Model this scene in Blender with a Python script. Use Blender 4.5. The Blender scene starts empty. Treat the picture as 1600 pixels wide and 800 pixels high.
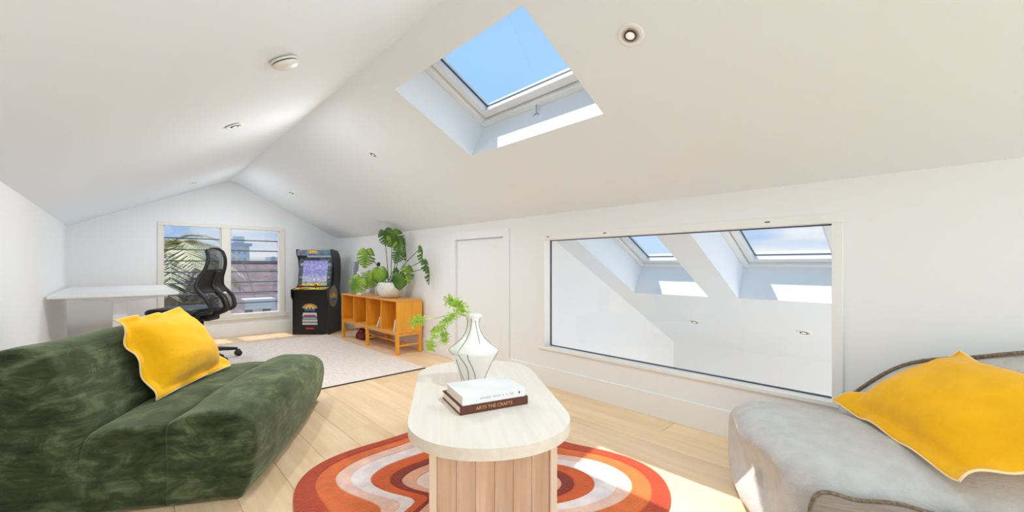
import bpy, bmesh, math, random
from mathutils import Vector, Matrix, noise
R = math.radians
C = bpy.context.scene.collection
SC = bpy.context.scene
random.seed(7)

# ------------------------------------------------------------------ camera
cd = bpy.data.cameras.new('camera'); cam = bpy.data.objects.new('camera', cd); C.objects.link(cam)
cam.location = (0, 0, .95); cam.rotation_euler = (R(90), 0, -math.atan2(605, 634))
cd.sensor_width = 36; cd.lens = 634 / 1600 * 36; cd.shift_y = 14.5 / 1600; cd.clip_start = .02; cd.clip_end = 500
SC.camera = cam

# ------------------------------------------------------------------ node helpers
def new_mat(name):
    m = bpy.data.materials.new(name); m.use_nodes = True
    nt = m.node_tree; b = nt.nodes['Principled BSDF']
    return m, nt, b
def nd(nt, t, **kw):
    n = nt.nodes.new(t)
    for k, v in kw.items(): setattr(n, k, v)
    return n
def ramp(nt, stops, interp='LINEAR'):
    r = nd(nt, 'ShaderNodeValToRGB'); e = r.color_ramp; e.interpolation = interp
    while len(e.elements) < len(stops): e.elements.new(.5)
    for el, (p, c) in zip(e.elements, stops): el.position = p; el.color = (*c[:3], 1)
    return r
def srgb(r, g, b):
    f = lambda c: (c / 255 / 12.92) if c <= 10 else ((c / 255 + .055) / 1.055) ** 2.4
    return (f(r), f(g), f(b))

# ------------------------------------------------------------------ world: blue sky, cloud low down
w = bpy.data.worlds.new('sky'); SC.world = w; w.use_nodes = True; nt = w.node_tree
bg = nt.nodes['Background']
tc = nd(nt, 'ShaderNodeTexCoord'); sep = nd(nt, 'ShaderNodeSeparateXYZ')
nt.links.new(tc.outputs['Generated'], sep.inputs[0])
grad = ramp(nt, [(0.0, srgb(150, 165, 180)), (.02, srgb(244, 248, 252)), (.055, srgb(178, 208, 246)), (.18, srgb(150, 198, 248)), (.45, srgb(163, 211, 255)), (1, srgb(140, 195, 250))])
nt.links.new(sep.outputs['Z'], grad.inputs[0])
mp = nd(nt, 'ShaderNodeMapping'); mp.inputs['Scale'].default_value = (3, 3, 14)
nt.links.new(tc.outputs['Generated'], mp.inputs[0])
nz = nd(nt, 'ShaderNodeTexNoise'); nz.inputs['Scale'].default_value = 2.2; nz.inputs['Detail'].default_value = 7
nt.links.new(mp.outputs[0], nz.inputs[0])
cl = ramp(nt, [(.42, (0, 0, 0)), (.66, (1, 1, 1))]); nt.links.new(nz.outputs[0], cl.inputs[0])
low = ramp(nt, [(.12, (1, 1, 1)), (.26, (0, 0, 0))]); nt.links.new(sep.outputs['Z'], low.inputs[0])
mul = nd(nt, 'ShaderNodeMath', operation='MULTIPLY'); nt.links.new(cl.outputs[0], mul.inputs[0]); nt.links.new(low.outputs[0], mul.inputs[1])
mix = nd(nt, 'ShaderNodeMixRGB'); nt.links.new(mul.outputs[0], mix.inputs[0]); nt.links.new(grad.outputs[0], mix.inputs[1]); mix.inputs[2].default_value = (*srgb(240, 243, 248), 1)
nt.links.new(mix.outputs[0], bg.inputs[0]); bg.inputs[1].default_value = .89

# ------------------------------------------------------------------ sun, and added fill lamps at openings out of view
def light(name, kind, loc, energy, color=(1, 1, 1), direction=None, **kw):
    l = bpy.data.lights.new(name, kind); l.energy = energy; l.color = color
    for k, v in kw.items(): setattr(l, k, v)
    o = bpy.data.objects.new(name, l); C.objects.link(o); o.location = loc
    if direction: o.rotation_euler = Vector(direction).to_track_quat('-Z', 'Y').to_euler()
    return o
light('sun', 'SUN', (0, 12, 14), 4.6, (1, .955, .88), (.05, -.42, -1), angle=R(.6))
light('rear_fill', 'AREA', (1.68, -4.12, .70), 25, (.72, .88, 1), (-.30, 1, .55), shape='RECTANGLE', size=1.3, size_y=.95)  # added area lamp standing in for light from an assumed rear window
light('side_fill', 'AREA', (2.385, -3.2, .74), 44, (.72, .88, 1), (-1, 0, .0), shape='RECTANGLE', size=1.45, size_y=.85)  # added fill lamp, brightens the left ceiling and left wall
LAMP = 6.0      # watts of each recessed downlight
light('void_fill', 'AREA', (3.9, -2.0, -.9), 46, (1, .96, .92), (-.25, 1, .35), shape='RECTANGLE', size=2.0, size_y=1.6)  # added fill lamp, brightens the void from out of view

# ------------------------------------------------------------------ exposure
vs = SC.view_settings
SC.display_settings.display_device = 'sRGB'
vs.view_transform = 'Standard'; vs.look = 'None'; vs.exposure = 0.25; vs.gamma = 1.0; vs.use_curve_mapping = False
SC.cycles.max_bounces = 14; SC.cycles.diffuse_bounces = 9; SC.cycles.transparent_max_bounces = 24
SC.cycles.use_denoising = True; SC.cycles.caustics_reflective = False; SC.cycles.caustics_refractive = False
SC.cycles.sample_clamp_indirect = 6

# ------------------------------------------------------------------ materials
def mat(name, col, rough=.6, metal=0, var=0, scale=8, stretch=(1, 1, 1), bump=0, bscale=None, sheen=0, emit=0, spec=None, col2=None, lo=.35, hi=.65, coat=0, rand=0):
    m, nt, b = new_mat(name)
    b.inputs['Roughness'].default_value = rough; b.inputs['Metallic'].default_value = metal
    b.inputs['Base Color'].default_value = (*col, 1)
    if spec is not None: b.inputs['Specular IOR Level'].default_value = spec
    if sheen: b.inputs['Sheen Weight'].default_value = sheen
    if coat: b.inputs['Coat Weight'].default_value = coat
    if emit: b.inputs['Emission Color'].default_value = (*col, 1); b.inputs['Emission Strength'].default_value = emit
    if var or col2 or bump:
        tc = nd(nt, 'ShaderNodeTexCoord'); mp = nd(nt, 'ShaderNodeMapping'); mp.inputs['Scale'].default_value = stretch
        nt.links.new(tc.outputs['Object'], mp.inputs[0])
        nz = nd(nt, 'ShaderNodeTexNoise'); nz.inputs['Scale'].default_value = scale; nz.inputs['Detail'].default_value = 6
        nt.links.new(mp.outputs[0], nz.inputs[0])
        if var or col2:
            c2 = col2 or tuple(min(1, c * (1 + var)) for c in col); c1 = col if col2 else tuple(c * (1 - var) for c in col)
            rp = ramp(nt, [(lo, c1), (hi, c2)]); nt.links.new(nz.outputs[0], rp.inputs[0]); out = rp.outputs[0]
            if rand:
                oi = nd(nt, 'ShaderNodeObjectInfo'); hs = nd(nt, 'ShaderNodeHueSaturation'); mr = nd(nt, 'ShaderNodeMapRange')
                mr.inputs['To Min'].default_value = 1 - rand; mr.inputs['To Max'].default_value = 1 + rand
                nt.links.new(oi.outputs['Random'], mr.inputs[0]); nt.links.new(mr.outputs[0], hs.inputs['Value'])
                nt.links.new(out, hs.inputs['Color']); out = hs.outputs[0]
                ml = nd(nt, 'ShaderNodeVectorMath', operation='SCALE'); cb = nd(nt, 'ShaderNodeCombineXYZ')
                nt.links.new(oi.outputs['Random'], cb.inputs[0]); nt.links.new(oi.outputs['Random'], cb.inputs[1])
                nt.links.new(cb.outputs[0], ml.inputs[0]); ml.inputs['Scale'].default_value = 37
                nt.links.new(ml.outputs[0], mp.inputs['Location'])
            nt.links.new(out, b.inputs['Base Color'])
        if bump:
            n2 = nd(nt, 'ShaderNodeTexNoise'); n2.inputs['Scale'].default_value = bscale or scale * 6; n2.inputs['Detail'].default_value = 4
            nt.links.new(mp.outputs[0], n2.inputs[0])
            bp = nd(nt, 'ShaderNodeBump'); bp.inputs['Strength'].default_value = bump; bp.inputs['Distance'].default_value = .01
            nt.links.new(n2.outputs[0], bp.inputs['Height']); nt.links.new(bp.outputs[0], b.inputs['Normal'])
    return m
def glass(name, tint=(1, 1, 1), refl=.05):
    m = bpy.data.materials.new(name); m.use_nodes = True; nt = m.node_tree; nt.nodes.clear()
    o = nd(nt, 'ShaderNodeOutputMaterial'); t = nd(nt, 'ShaderNodeBsdfTransparent'); g = nd(nt, 'ShaderNodeBsdfGlossy'); x = nd(nt, 'ShaderNodeMixShader')
    t.inputs[0].default_value = (*tint, 1); g.inputs['Roughness'].default_value = .02
    fr = nd(nt, 'ShaderNodeLayerWeight'); fr.inputs[0].default_value = .25
    ml = nd(nt, 'ShaderNodeMath', operation='MULTIPLY_ADD'); ml.inputs[1].default_value = .25; ml.inputs[2].default_value = refl
    nt.links.new(fr.outputs['Facing'], ml.inputs[0])
    ml.inputs[1].default_value = refl * 2
    nt.links.new(ml.outputs[0], x.inputs[0]); nt.links.new(t.outputs[0], x.inputs[1]); nt.links.new(g.outputs[0], x.inputs[2]); nt.links.new(x.outputs[0], o.inputs[0])
    return m
def wood(name, dark, light, axis='y', rand=.06, rough=.5, scale=3, knots=0, stretch=.06, lo=.3, hi=.7):
    """procedural grain running along one object axis"""
    m, nt, b = new_mat(name); b.inputs['Roughness'].default_value = rough
    tc = nd(nt, 'ShaderNodeTexCoord'); mp = nd(nt, 'ShaderNodeMapping')
    s = [1, 1, 1]; s['xyz'.index(axis)] = stretch; mp.inputs['Scale'].default_value = s
    nt.links.new(tc.outputs['Object'], mp.inputs[0])
    oi = nd(nt, 'ShaderNodeObjectInfo'); cb = nd(nt, 'ShaderNodeCombineXYZ'); sc = nd(nt, 'ShaderNodeVectorMath', operation='SCALE'); sc.inputs['Scale'].default_value = 41
    for i in range(3): nt.links.new(oi.outputs['Random'], cb.inputs[i])
    nt.links.new(cb.outputs[0], sc.inputs[0]); nt.links.new(sc.outputs[0], mp.inputs['Location'])
    n1 = nd(nt, 'ShaderNodeTexNoise'); n1.inputs['Scale'].default_value = scale * 6; n1.inputs['Detail'].default_value = 8; n1.inputs['Roughness'].default_value = .65
    nt.links.new(mp.outputs[0], n1.inputs[0])
    rp = ramp(nt, [(lo, dark), (hi, light)]); nt.links.new(n1.outputs[0], rp.inputs[0])
    hs = nd(nt, 'ShaderNodeHueSaturation'); mr = nd(nt, 'ShaderNodeMapRange'); mr.inputs['To Min'].default_value = 1 - rand; mr.inputs['To Max'].default_value = 1 + rand
    nt.links.new(oi.outputs['Random'], mr.inputs[0]); nt.links.new(mr.outputs[0], hs.inputs['Value']); nt.links.new(rp.outputs[0], hs.inputs['Color'])
    out = hs.outputs[0]
    if knots:
        m2 = nd(nt, 'ShaderNodeMapping'); s2 = [1, 1, 1]; s2['xyz'.index(axis)] = .45; m2.inputs['Scale'].default_value = s2
        nt.links.new(tc.outputs['Object'], m2.inputs[0]); nt.links.new(sc.outputs[0], m2.inputs['Location'])
        v = nd(nt, 'ShaderNodeTexVoronoi'); v.inputs['Scale'].default_value = 3.2; nt.links.new(m2.outputs[0], v.inputs['Vector'])
        kr = ramp(nt, [(.0, (1, 1, 1)), (.045, (.75, .75, .75)), (.10, (0, 0, 0))]); nt.links.new(v.outputs['Distance'], kr.inputs[0])
        sp = nd(nt, 'ShaderNodeSeparateColor'); nt.links.new(v.outputs['Color'], sp.inputs[0])
        gt = nd(nt, 'ShaderNodeMath', operation='GREATER_THAN'); gt.inputs[1].default_value = .55; nt.links.new(sp.outputs[0], gt.inputs[0])
        ml = nd(nt, 'ShaderNodeMath', operation='MULTIPLY'); nt.links.new(kr.outputs[0], ml.inputs[0]); nt.links.new(gt.outputs[0], ml.inputs[1])
        m3 = nd(nt, 'ShaderNodeMath', operation='MULTIPLY'); m3.inputs[1].default_value = knots; nt.links.new(ml.outputs[0], m3.inputs[0])
        mx = nd(nt, 'ShaderNodeMixRGB'); nt.links.new(m3.outputs[0], mx.inputs[0]); nt.links.new(out, mx.inputs[1]); mx.inputs[2].default_value = (*srgb(120, 84, 58), 1)
        out = mx.outputs[0]
    nt.links.new(out, b.inputs['Base Color'])
    return m

M = {}
M['paint'] = mat('wall_paint', (.835, .85, .865), .75, spec=.2)
M['ceil'] = mat('ceiling_paint', (.815, .862, .905), .8, spec=.15)
M['trim'] = mat('trim_paint', (.84, .855, .865), .42)
M['frame'] = mat('white_frame', (.84, .84, .83), .35)
M['white'] = mat('white_laminate', (.76, .76, .76), .35)
M['cream'] = mat('cream_frame', (.78, .76, .70), .45)
M['can2'] = mat('grey_metal', (.45, .45, .46), .4)
M['gasket'] = mat('gasket', (.06, .08, .10), .5)
M['glass'] = glass('pane_glass', (.985, .99, .99), .02)
M['louvre'] = glass('louvre_glass', (.93, .94, .95), .06)
M['oak'] = wood('oak_floor', srgb(224, 190, 148), srgb(242, 216, 180), 'y', .05, .42, 3, .8, .07)
M['subfloor'] = mat('subfloor', (.10, .07, .045), .8)
M['ash'] = wood('pale_ash', srgb(228, 217, 203), srgb(241, 234, 224), 'y', .02, .38, 4, 0, .05)
M['stave'] = wood('beech_stave', srgb(196, 160, 130), srgb(228, 198, 170), 'z', .08, .45, 4, .4, .08)
M['edge'] = mat('pale_edge', srgb(236, 216, 194), .45)
M['amber'] = wood('amber_veneer', srgb(220, 144, 30), srgb(240, 172, 56), 'z', .04, .4, 5, 0, .08)
M['amber_h'] = wood('amber_veneer_flat', srgb(210, 142, 54), srgb(232, 172, 84), 'y', .04, .4, 5, 0, .08)
def velvet():
    m, nt, b = new_mat('green_velvet'); b.inputs['Roughness'].default_value = .9; b.inputs['Specular IOR Level'].default_value = .15
    b.inputs['Sheen Weight'].default_value = .35; b.inputs['Sheen Tint'].default_value = (.75, .9, .6, 1)
    tc = nd(nt, 'ShaderNodeTexCoord'); mp = nd(nt, 'ShaderNodeMapping'); mp.inputs['Scale'].default_value = (1, 1, 1.9); nt.links.new(tc.outputs['Object'], mp.inputs[0])
    a = nd(nt, 'ShaderNodeTexNoise'); a.inputs['Scale'].default_value = 8; a.inputs['Detail'].default_value = 9; a.inputs['Roughness'].default_value = .68; a.inputs['Distortion'].default_value = .6
    nt.links.new(mp.outputs[0], a.inputs[0]); rp = ramp(nt, [(.33, srgb(34, 40, 23)), (.50, srgb(60, 68, 43)), (.72, srgb(112, 122, 88))]); nt.links.new(a.outputs[0], rp.inputs[0])
    m2 = nd(nt, 'ShaderNodeMapping'); m2.inputs['Scale'].default_value = (2.2, 2.2, 26); nt.links.new(tc.outputs['Object'], m2.inputs[0])
    f = nd(nt, 'ShaderNodeTexNoise'); f.inputs['Scale'].default_value = 2.2; f.inputs['Detail'].default_value = 4; nt.links.new(m2.outputs[0], f.inputs[0])
    r2 = ramp(nt, [(.36, (.62, .62, .62)), (.5, (1, 1, 1)), (.68, (1.12, 1.12, 1.12))]); nt.links.new(f.outputs[0], r2.inputs[0])
    mx = nd(nt, 'ShaderNodeMixRGB', blend_type='MULTIPLY'); mx.inputs[0].default_value = .75; nt.links.new(rp.outputs[0], mx.inputs[1]); nt.links.new(r2.outputs[0], mx.inputs[2]); nt.links.new(mx.outputs[0], b.inputs['Base Color'])
    bp = nd(nt, 'ShaderNodeBump'); bp.inputs['Strength'].default_value = .5; bp.inputs['Distance'].default_value = .012; nt.links.new(f.outputs[0], bp.inputs['Height']); nt.links.new(bp.outputs[0], b.inputs['Normal'])
    return m
M['velvet'] = velvet()
M['yellow'] = mat('yellow_linen', srgb(250, 186, 8), .8, var=.05, scale=14, bump=.25, bscale=60, sheen=.2, spec=.2)
M['mustard'] = mat('mustard_linen', srgb(238, 176, 12), .8, var=.05, scale=14, bump=.25, bscale=60, sheen=.15, spec=.2)
M['thread'] = mat('cream_thread', srgb(238, 214, 170), .8)
M['linen'] = mat('grey_linen', srgb(188, 186, 184), .9, var=.06, scale=20, bump=.35, bscale=90, sheen=.2, spec=.15)
M['linen_dark'] = mat('taupe_linen', srgb(150, 138, 128), .9, var=.12, scale=60, stretch=(.2, .2, 3), bump=.3, bscale=90, spec=.15)
M['cord'] = mat('braided_cord', srgb(120, 104, 86), .9, var=.4, scale=120)
M['black'] = mat('black_plastic', (.012, .012, .013), .38)
M['blackmesh'] = mat('black_mesh', (.018, .017, .016), .7)
M['cabinet'] = mat('black_laminate', (.008, .008, .009), .3)
M['chrome'] = mat('chrome', (.7, .7, .7), .2, 1)
M['porcelain'] = mat('porcelain', srgb(246, 244, 239), .25, coat=.4)
M['ink'] = mat('dark_glaze', srgb(88, 84, 74), .3)
M['leaf'] = mat('monstera_leaf', srgb(82, 126, 20), .35, col2=srgb(140, 172, 42), scale=6)
M['leafdark'] = mat('monstera_leaf_dark', srgb(42, 82, 18), .35, col2=srgb(80, 124, 34), scale=6)
M['stem'] = mat('plant_stem', srgb(78, 100, 52), .5)
M['sprig'] = mat('sprig_leaf', srgb(186, 216, 92), .5, var=.2, scale=30)
M['soil'] = mat('soil', (.03, .02, .015), .9)
M['bowl'] = mat('bowl_ceramic', srgb(214, 214, 206), .4, var=.10, scale=26)
M['jute'] = mat('beige_rug', srgb(228, 218, 210), .95, var=.07, scale=9, stretch=(6, 1, 1), bump=.5, bscale=60, spec=.1)
M['rug_edge'] = mat('rug_binding', srgb(70, 64, 60), .9)

# ------------------------------------------------------------------ geometry helpers
def link(name, me, m=None, parent=None, smooth=False):
    o = bpy.data.objects.new(name, me); C.objects.link(o)
    if m is not None and not me.materials: me.materials.append(m)
    if parent is not None: o.parent = parent
    if smooth: me.polygons.foreach_set('use_smooth', [True] * len(me.polygons))
    return o
def raw(name, v, f, m, parent=None, smooth=False, fix=True):
    me = bpy.data.meshes.new(name); me.from_pydata([tuple(p) for p in v], [], f)
    if fix:
        bm = bmesh.new(); bm.from_mesh(me); bmesh.ops.remove_doubles(bm, verts=bm.verts, dist=1e-5)
        bmesh.ops.recalc_face_normals(bm, faces=bm.faces); bm.to_mesh(me); bm.free()
    me.update(); return link(name, me, m, parent, smooth)
def bmo(name, bm, m, parent=None, smooth=False):
    me = bpy.data.meshes.new(name); bmesh.ops.recalc_face_normals(bm, faces=bm.faces); bm.to_mesh(me); bm.free()
    return link(name, me, m, parent, smooth)
def bm_box(bm, a, b, mt=None):
    x0, y0, z0 = a; x1, y1, z1 = b
    vs = [bm.verts.new(p) for p in ((x0,y0,z0),(x1,y0,z0),(x1,y1,z0),(x0,y1,z0),(x0,y0,z1),(x1,y0,z1),(x1,y1,z1),(x0,y1,z1))]
    if mt is not None:
        for v in vs: v.co = mt @ v.co
    return [bm.faces.new([vs[i] for i in f]) for f in ((0,3,2,1),(4,5,6,7),(0,1,5,4),(1,2,6,5),(2,3,7,6),(3,0,4,7))]
def box(name, a, b, m, parent=None, bevel=0, seg=2, mt=None):
    bm = bmesh.new(); bm_box(bm, a, b, mt)
    if bevel: bmesh.ops.bevel(bm, geom=list(bm.edges), offset=bevel, segments=seg, affect='EDGES', profile=.5)
    return bmo(name, bm, m, parent, False)
def lathe(name, prof, m, parent=None, n=32, loc=(0, 0, 0), smooth=True):
    v = []; f = []; k = len(prof)
    for i in range(n):
        a = 2 * math.pi * i / n
        for r, z in prof: v.append((loc[0] + r * math.cos(a), loc[1] + r * math.sin(a), loc[2] + z))
    for i in range(n):
        for j in range(k - 1):
            f.append((i * k + j, ((i + 1) % n) * k + j, ((i + 1) % n) * k + j + 1, i * k + j + 1))
    return raw(name, v, f, m, parent, smooth)
def tube_data(pts, r, n=8, closed=False):
    pts = [Vector(p) for p in pts]; rs = r if isinstance(r, (list, tuple)) else [r] * len(pts); v = []; f = []
    up = Vector((0, 0, 1)); prev = None
    for i, p in enumerate(pts):
        if closed: t = pts[(i + 1) % len(pts)] - pts[i - 1]
        else: t = pts[min(i + 1, len(pts) - 1)] - pts[max(i - 1, 0)]
        t.normalize()
        if prev is None:
            a = t.cross(up if abs(t.z) < .95 else Vector((1, 0, 0))).normalized()
        else:
            a = (prev - t * prev.dot(t)).normalized()
        prev = a; b = t.cross(a)
        for k in range(n):
            an = 2 * math.pi * k / n; v.append(p + (a * math.cos(an) + b * math.sin(an)) * rs[i])
    L = len(pts)
    for i in range(L if closed else L - 1):
        j = (i + 1) % L
        for k in range(n): f.append((i * n + k, i * n + (k + 1) % n, j * n + (k + 1) % n, j * n + k))
    if not closed: f.append(tuple(range(n))[::-1]); f.append(tuple((L - 1) * n + k for k in range(n)))
    return v, f
def tube(name, pts, r, m, parent=None, n=8, closed=False):
    v, f = tube_data(pts, r, n, closed); return raw(name, v, f, m, parent, True, fix=True)
def spline(pts, n=8, closed=False):
    P = [Vector(p) for p in pts]; out = []; L = len(P)
    for i in range(L if closed else L - 1):
        if closed: a, b, c, d = P[i - 1], P[i], P[(i + 1) % L], P[(i + 2) % L]
        else: a, b, c, d = P[max(i - 1, 0)], P[i], P[i + 1], P[min(i + 2, L - 1)]
        for k in range(n):
            t = k / n
            out.append(.5 * ((2 * b) + (c - a) * t + (2 * a - 5 * b + 4 * c - d) * t * t + (3 * b - a - 3 * c + d) * t ** 3))
    if not closed: out.append(P[-1])
    return out
def prism(name, poly, z0, z1, m, parent=None, bevel=0, smooth=False, mt=None):
    """poly in (x, y), extruded in z (or through matrix mt)"""
    bm = bmesh.new(); mt = mt or Matrix()
    a = [bm.verts.new(mt @ Vector((x, y, z0))) for x, y in poly]; b = [bm.verts.new(mt @ Vector((x, y, z1))) for x, y in poly]
    n = len(poly); bm.faces.new(a[::-1]); top = bm.faces.new(b)
    for i in range(n): bm.faces.new((a[i], a[(i + 1) % n], b[(i + 1) % n], b[i]))
    if bevel: bmesh.ops.bevel(bm, geom=[e for e in bm.edges if e.calc_length() > 0 and len(e.link_faces) == 2 and any(len(fc.verts) == n for fc in e.link_faces)], offset=bevel, segments=2, affect='EDGES', profile=.5)
    return bmo(name, bm, m, parent, smooth)
def thing(name, label, cat, loc=(0, 0, 0), rz=0, group=None):
    o = bpy.data.objects.new(name, None); C.objects.link(o); o.location = loc; o.rotation_euler = (0, 0, rz); o.empty_display_size = .1
    o['label'] = label; o['category'] = cat
    if group: o['group'] = group
    return o
def tag(o, label, cat, group=None):
    o['label'] = label; o['category'] = cat
    if group: o['group'] = group
    return o
def struct(o, label=None):
    o['kind'] = 'structure'
    if label: o['label'] = label; 
    return o
def frame_empty(name, mt, label=None):
    o = bpy.data.objects.new(name, None); C.objects.link(o); o.matrix_world = mt; o.empty_display_size = .1; o['kind'] = 'structure'
    if label: o['label'] = label
    return o
def basis(o, x, y, z):
    m = Matrix.Identity(4)
    for i, a in enumerate((x, y, z)):
        for j in range(3): m[j][i] = a[j]
    for j in range(3): m[j][3] = o[j]
    return m
def slab(name, fn, us, vs, holes, off, m):
    """sheet mapped by fn(u, v), thickened by the vector off, with rectangular holes cut through"""
    us = sorted(set(us + [h[0] for h in holes] + [h[1] for h in holes])); vs = sorted(set(vs + [h[2] for h in holes] + [h[3] for h in holes]))
    nu, nv = len(us), len(vs); off = Vector(off); V = []
    for lay in (0, 1):
        for a in us:
            for b in vs: V.append(Vector(fn(a, b)) + off * lay)
    ix = lambda l, i, j: l * nu * nv + i * nv + j
    solid = {}
    for i in range(nu - 1):
        for j in range(nv - 1):
            cu, cv = (us[i] + us[i + 1]) / 2, (vs[j] + vs[j + 1]) / 2
            solid[i, j] = not any(h[0] < cu < h[1] and h[2] < cv < h[3] for h in holes)
    F = []
    for (i, j), s in solid.items():
        if not s: continue
        F.append((ix(0, i, j), ix(0, i + 1, j), ix(0, i + 1, j + 1), ix(0, i, j + 1)))
        F.append((ix(1, i, j), ix(1, i, j + 1), ix(1, i + 1, j + 1), ix(1, i + 1, j)))
        for di, dj, p, q in ((-1, 0, (i, j), (i, j + 1)), (1, 0, (i + 1, j), (i + 1, j + 1)), (0, -1, (i, j), (i + 1, j)), (0, 1, (i, j + 1), (i + 1, j + 1))):
            if not solid.get((i + di, j + dj), False):
                F.append((ix(0, *p), ix(0, *q), ix(1, *q), ix(1, *p)))
    return struct(raw(name, V, F, m))

# ------------------------------------------------------------------ room shell
UL, UR, VB, VE, VK, ZC = -.43, 2.41, -4.2, 6.5, 5.75, 1.35
def lerp(a, b, t): return tuple(x + (y - x) * t for x, y in zip(a, b))
def seg(tab, v):
    for (v0, a), (v1, b) in zip(tab, tab[1:]):
        if v <= v1: return lerp(a, b, (v - v0) / (v1 - v0))
    return tab[-1][1]
ridge = lambda v: seg([(VB - .2, (.98, 2.112)), (VK, (.985, 2.05)), (VE + .1, (1.018, 2.083))], v)
creaseR = lambda v: seg([(VB - .2, (UR, ZC)), (VK, (UR, ZC)), (VE + .1, (UR, ZC + .025))], v)
creaseL = lambda v: seg([(VB - .2, (UL, 1.352)), (VK, (UL, 1.352)), (VE + .1, (UL - .02, 1.38))], v)
def ceilR(p, v):
    x, z = lerp(ridge(v), creaseR(v), p); return (x, v, z)
def ceilL(p, v):
    x, z = lerp(ridge(v), creaseL(v), p); return (x, v, z)
NR = Vector((.456, 0, .890))
pu = lambda u: (u - .983) / (UR - .983)
slab('ceiling_right', ceilR, [0, 1], [VB - .12, VK, VE + .1], [(pu(1.152), pu(1.72), 1.145, 2.205)], NR * .27, M['ceil'])
slab('ceiling_left', ceilL, [0, 1], [VB - .12, VK, VE + .1], [], Vector((-.45, 0, .89)) * .2, M['ceil'])
slab('wall_left', lambda v, z: (UL - (max(0, v - VK) / .75) * .02, v, z * seg([(-9, (1.352,)), (VK, (1.352,)), (VE + .1, (1.375,))], v)[0]), [VB - .12, VK, VE + .1], [-.02, 1], [], (-.12, 0, 0), M['paint'])
slab('wall_right', lambda v, z: (UR, v, z), [VB - .12, VE + .1], [-.02, ZC + .06], [(.30, 2.205, .285, 1.195), (2.63, 3.355, 0, 1.203), (-4.0, -2.4, .285, 1.195)], (.12, 0, 0), M['paint'])
WX0, WX1, WZ0, WZ1 = .285, 1.668, .25, 1.485
slab('wall_end', lambda u, z: (u, VE, z), [UL - .1, UR + .1], [-.02, 1.5], [(WX0, WX1, WZ0, WZ1)], (0, .12, 0), M['paint'])
struct(prism('wall_gable', [(UL - .3, 1.5), (UR + .3, 1.5), (1.018, 2.35)], 0, .12, M['paint'], mt=basis((0, VE + .12, 0), (1, 0, 0), (0, 0, 1), (0, -1, 0))))
slab('wall_back', lambda u, z: (u, VB, z), [UL - .1, UR + .1], [-.02, 2.3], [(.45, 2.15, .2, 1.25)], (0, -.12, 0), M['paint'])
fl = struct(box('floor', (UL - .1, VB - .1, -.06), (UR + .1, VE + .1, -.016), M['subfloor']))
# oak planks, one object each
PW = .19; row = 0; u = UL
while u < UR - .01:
    u1 = min(u + PW, UR); v = VB - .2 - random.random() * 1.7
    while v < VE:
        v1 = v + 1.9
        a, b = max(v, VB), min(v1, VE)
        if b - a > .02:
            bm = bmesh.new(); bm_box(bm, (u + .0006, a + .0006, -.015), (u1 - .0006, b - .0006, 0))
            top = [e for e in bm.edges if all(abs(x.co.z) < 1e-6 for x in e.verts)]
            bmesh.ops.bevel(bm, geom=top, offset=.001, segments=1, affect='EDGES')
            bmo('plank', bm, M['oak'], fl)
        v = v1
    u = u1; row += 1
# baseboards
BH = .148
for k, (a, b) in enumerate([((UR - .012, VB, 0), (UR, 2.555, BH)), ((UR - .012, 3.43, 0), (UR, VE, BH))]):
    struct(box('baseboard_right' if k == 0 else 'baseboard_right_far', a, b, M['trim'], bevel=.002, seg=1))
struct(box('baseboard_end', (UL, VE - .014, 0), (UR - .012, VE, BH), M['trim'], bevel=.002, seg=1))
struct(box('baseboard_left', (UL, VB, 0), (UL + .012, VE - .014, BH), M['trim'], bevel=.002, seg=1))
# door in the knee wall
dr = frame_empty('door_1', Matrix.Translation((UR, 2.63, 0)))
box('door_leaf', (.022, .005, .012), (.06, .72, 1.196), M['trim'], dr, bevel=.002, seg=1)
for nm, a, b in (('casing', (-.012, -.075, 0), (0, 0, 1.272)), ('casing', (-.012, .725, 0), (0, .80, 1.272)), ('casing', (-.012, 0, 1.203), (0, .725, 1.272))):
    box(nm, a, b, M['trim'], dr, bevel=.002, seg=1)

# ------------------------------------------------------------------ windows
def bars(parent, name, w, h, t, z0, z1, m, bevel=.002):
    """four bars of a rectangular frame, in the parent's local xy plane, from z0 to z1"""
    for a, b in (((0, 0, z0), (w, t, z1)), ((0, h - t, z0), (w, h, z1)), ((0, t, z0), (t, h - t, z1)), ((w - t, t, z0), (w, h - t, z1))):
        box(name, a, b, m, parent, bevel=bevel, seg=1)
# internal window to the void: local x = -v, y = z, z = towards the room
W2 = frame_empty('window_2', basis((UR, 2.205, .285), (0, -1, 0), (0, 0, 1), (-1, 0, 0)))
w_, h_ = 1.905, .91
box('frame', (0, h_ - .046, -.10), (w_, h_, .012), M['frame'], W2, .002, 1)
box('frame', (0, 0, -.10), (w_, .022, .012), M['frame'], W2, .002, 1)
box('frame', (0, .022, -.10), (.062, h_ - .046, .012), M['frame'], W2, .002, 1)
box('frame', (w_ - .042, .022, -.10), (w_, h_ - .046, .012), M['frame'], W2, .002, 1)
gx0, gx1, gy0, gy1 = .062, w_ - .042, .022, h_ - .046
for a, b in (((gx0, gy0, -.072), (gx1, gy0 + .006, -.058)), ((gx0, gy1 - .006, -.072), (gx1, gy1, -.058)), ((gx0, gy0, -.072), (gx0 + .006, gy1, -.058)), ((gx1 - .006, gy0, -.072), (gx1, gy1, -.058))):
    box('gasket', a, b, M['gasket'], W2)
box('pane', (gx0, gy0, -.070), (gx1, gy1, -.062), M['glass'], W2)
for x in (.10, .62, 1.60):
    box('screw_cap', (x - .012, h_ - .026, .011), (x + .012, h_ - .019, .014), M['gasket'], W2, .0015, 1)

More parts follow.
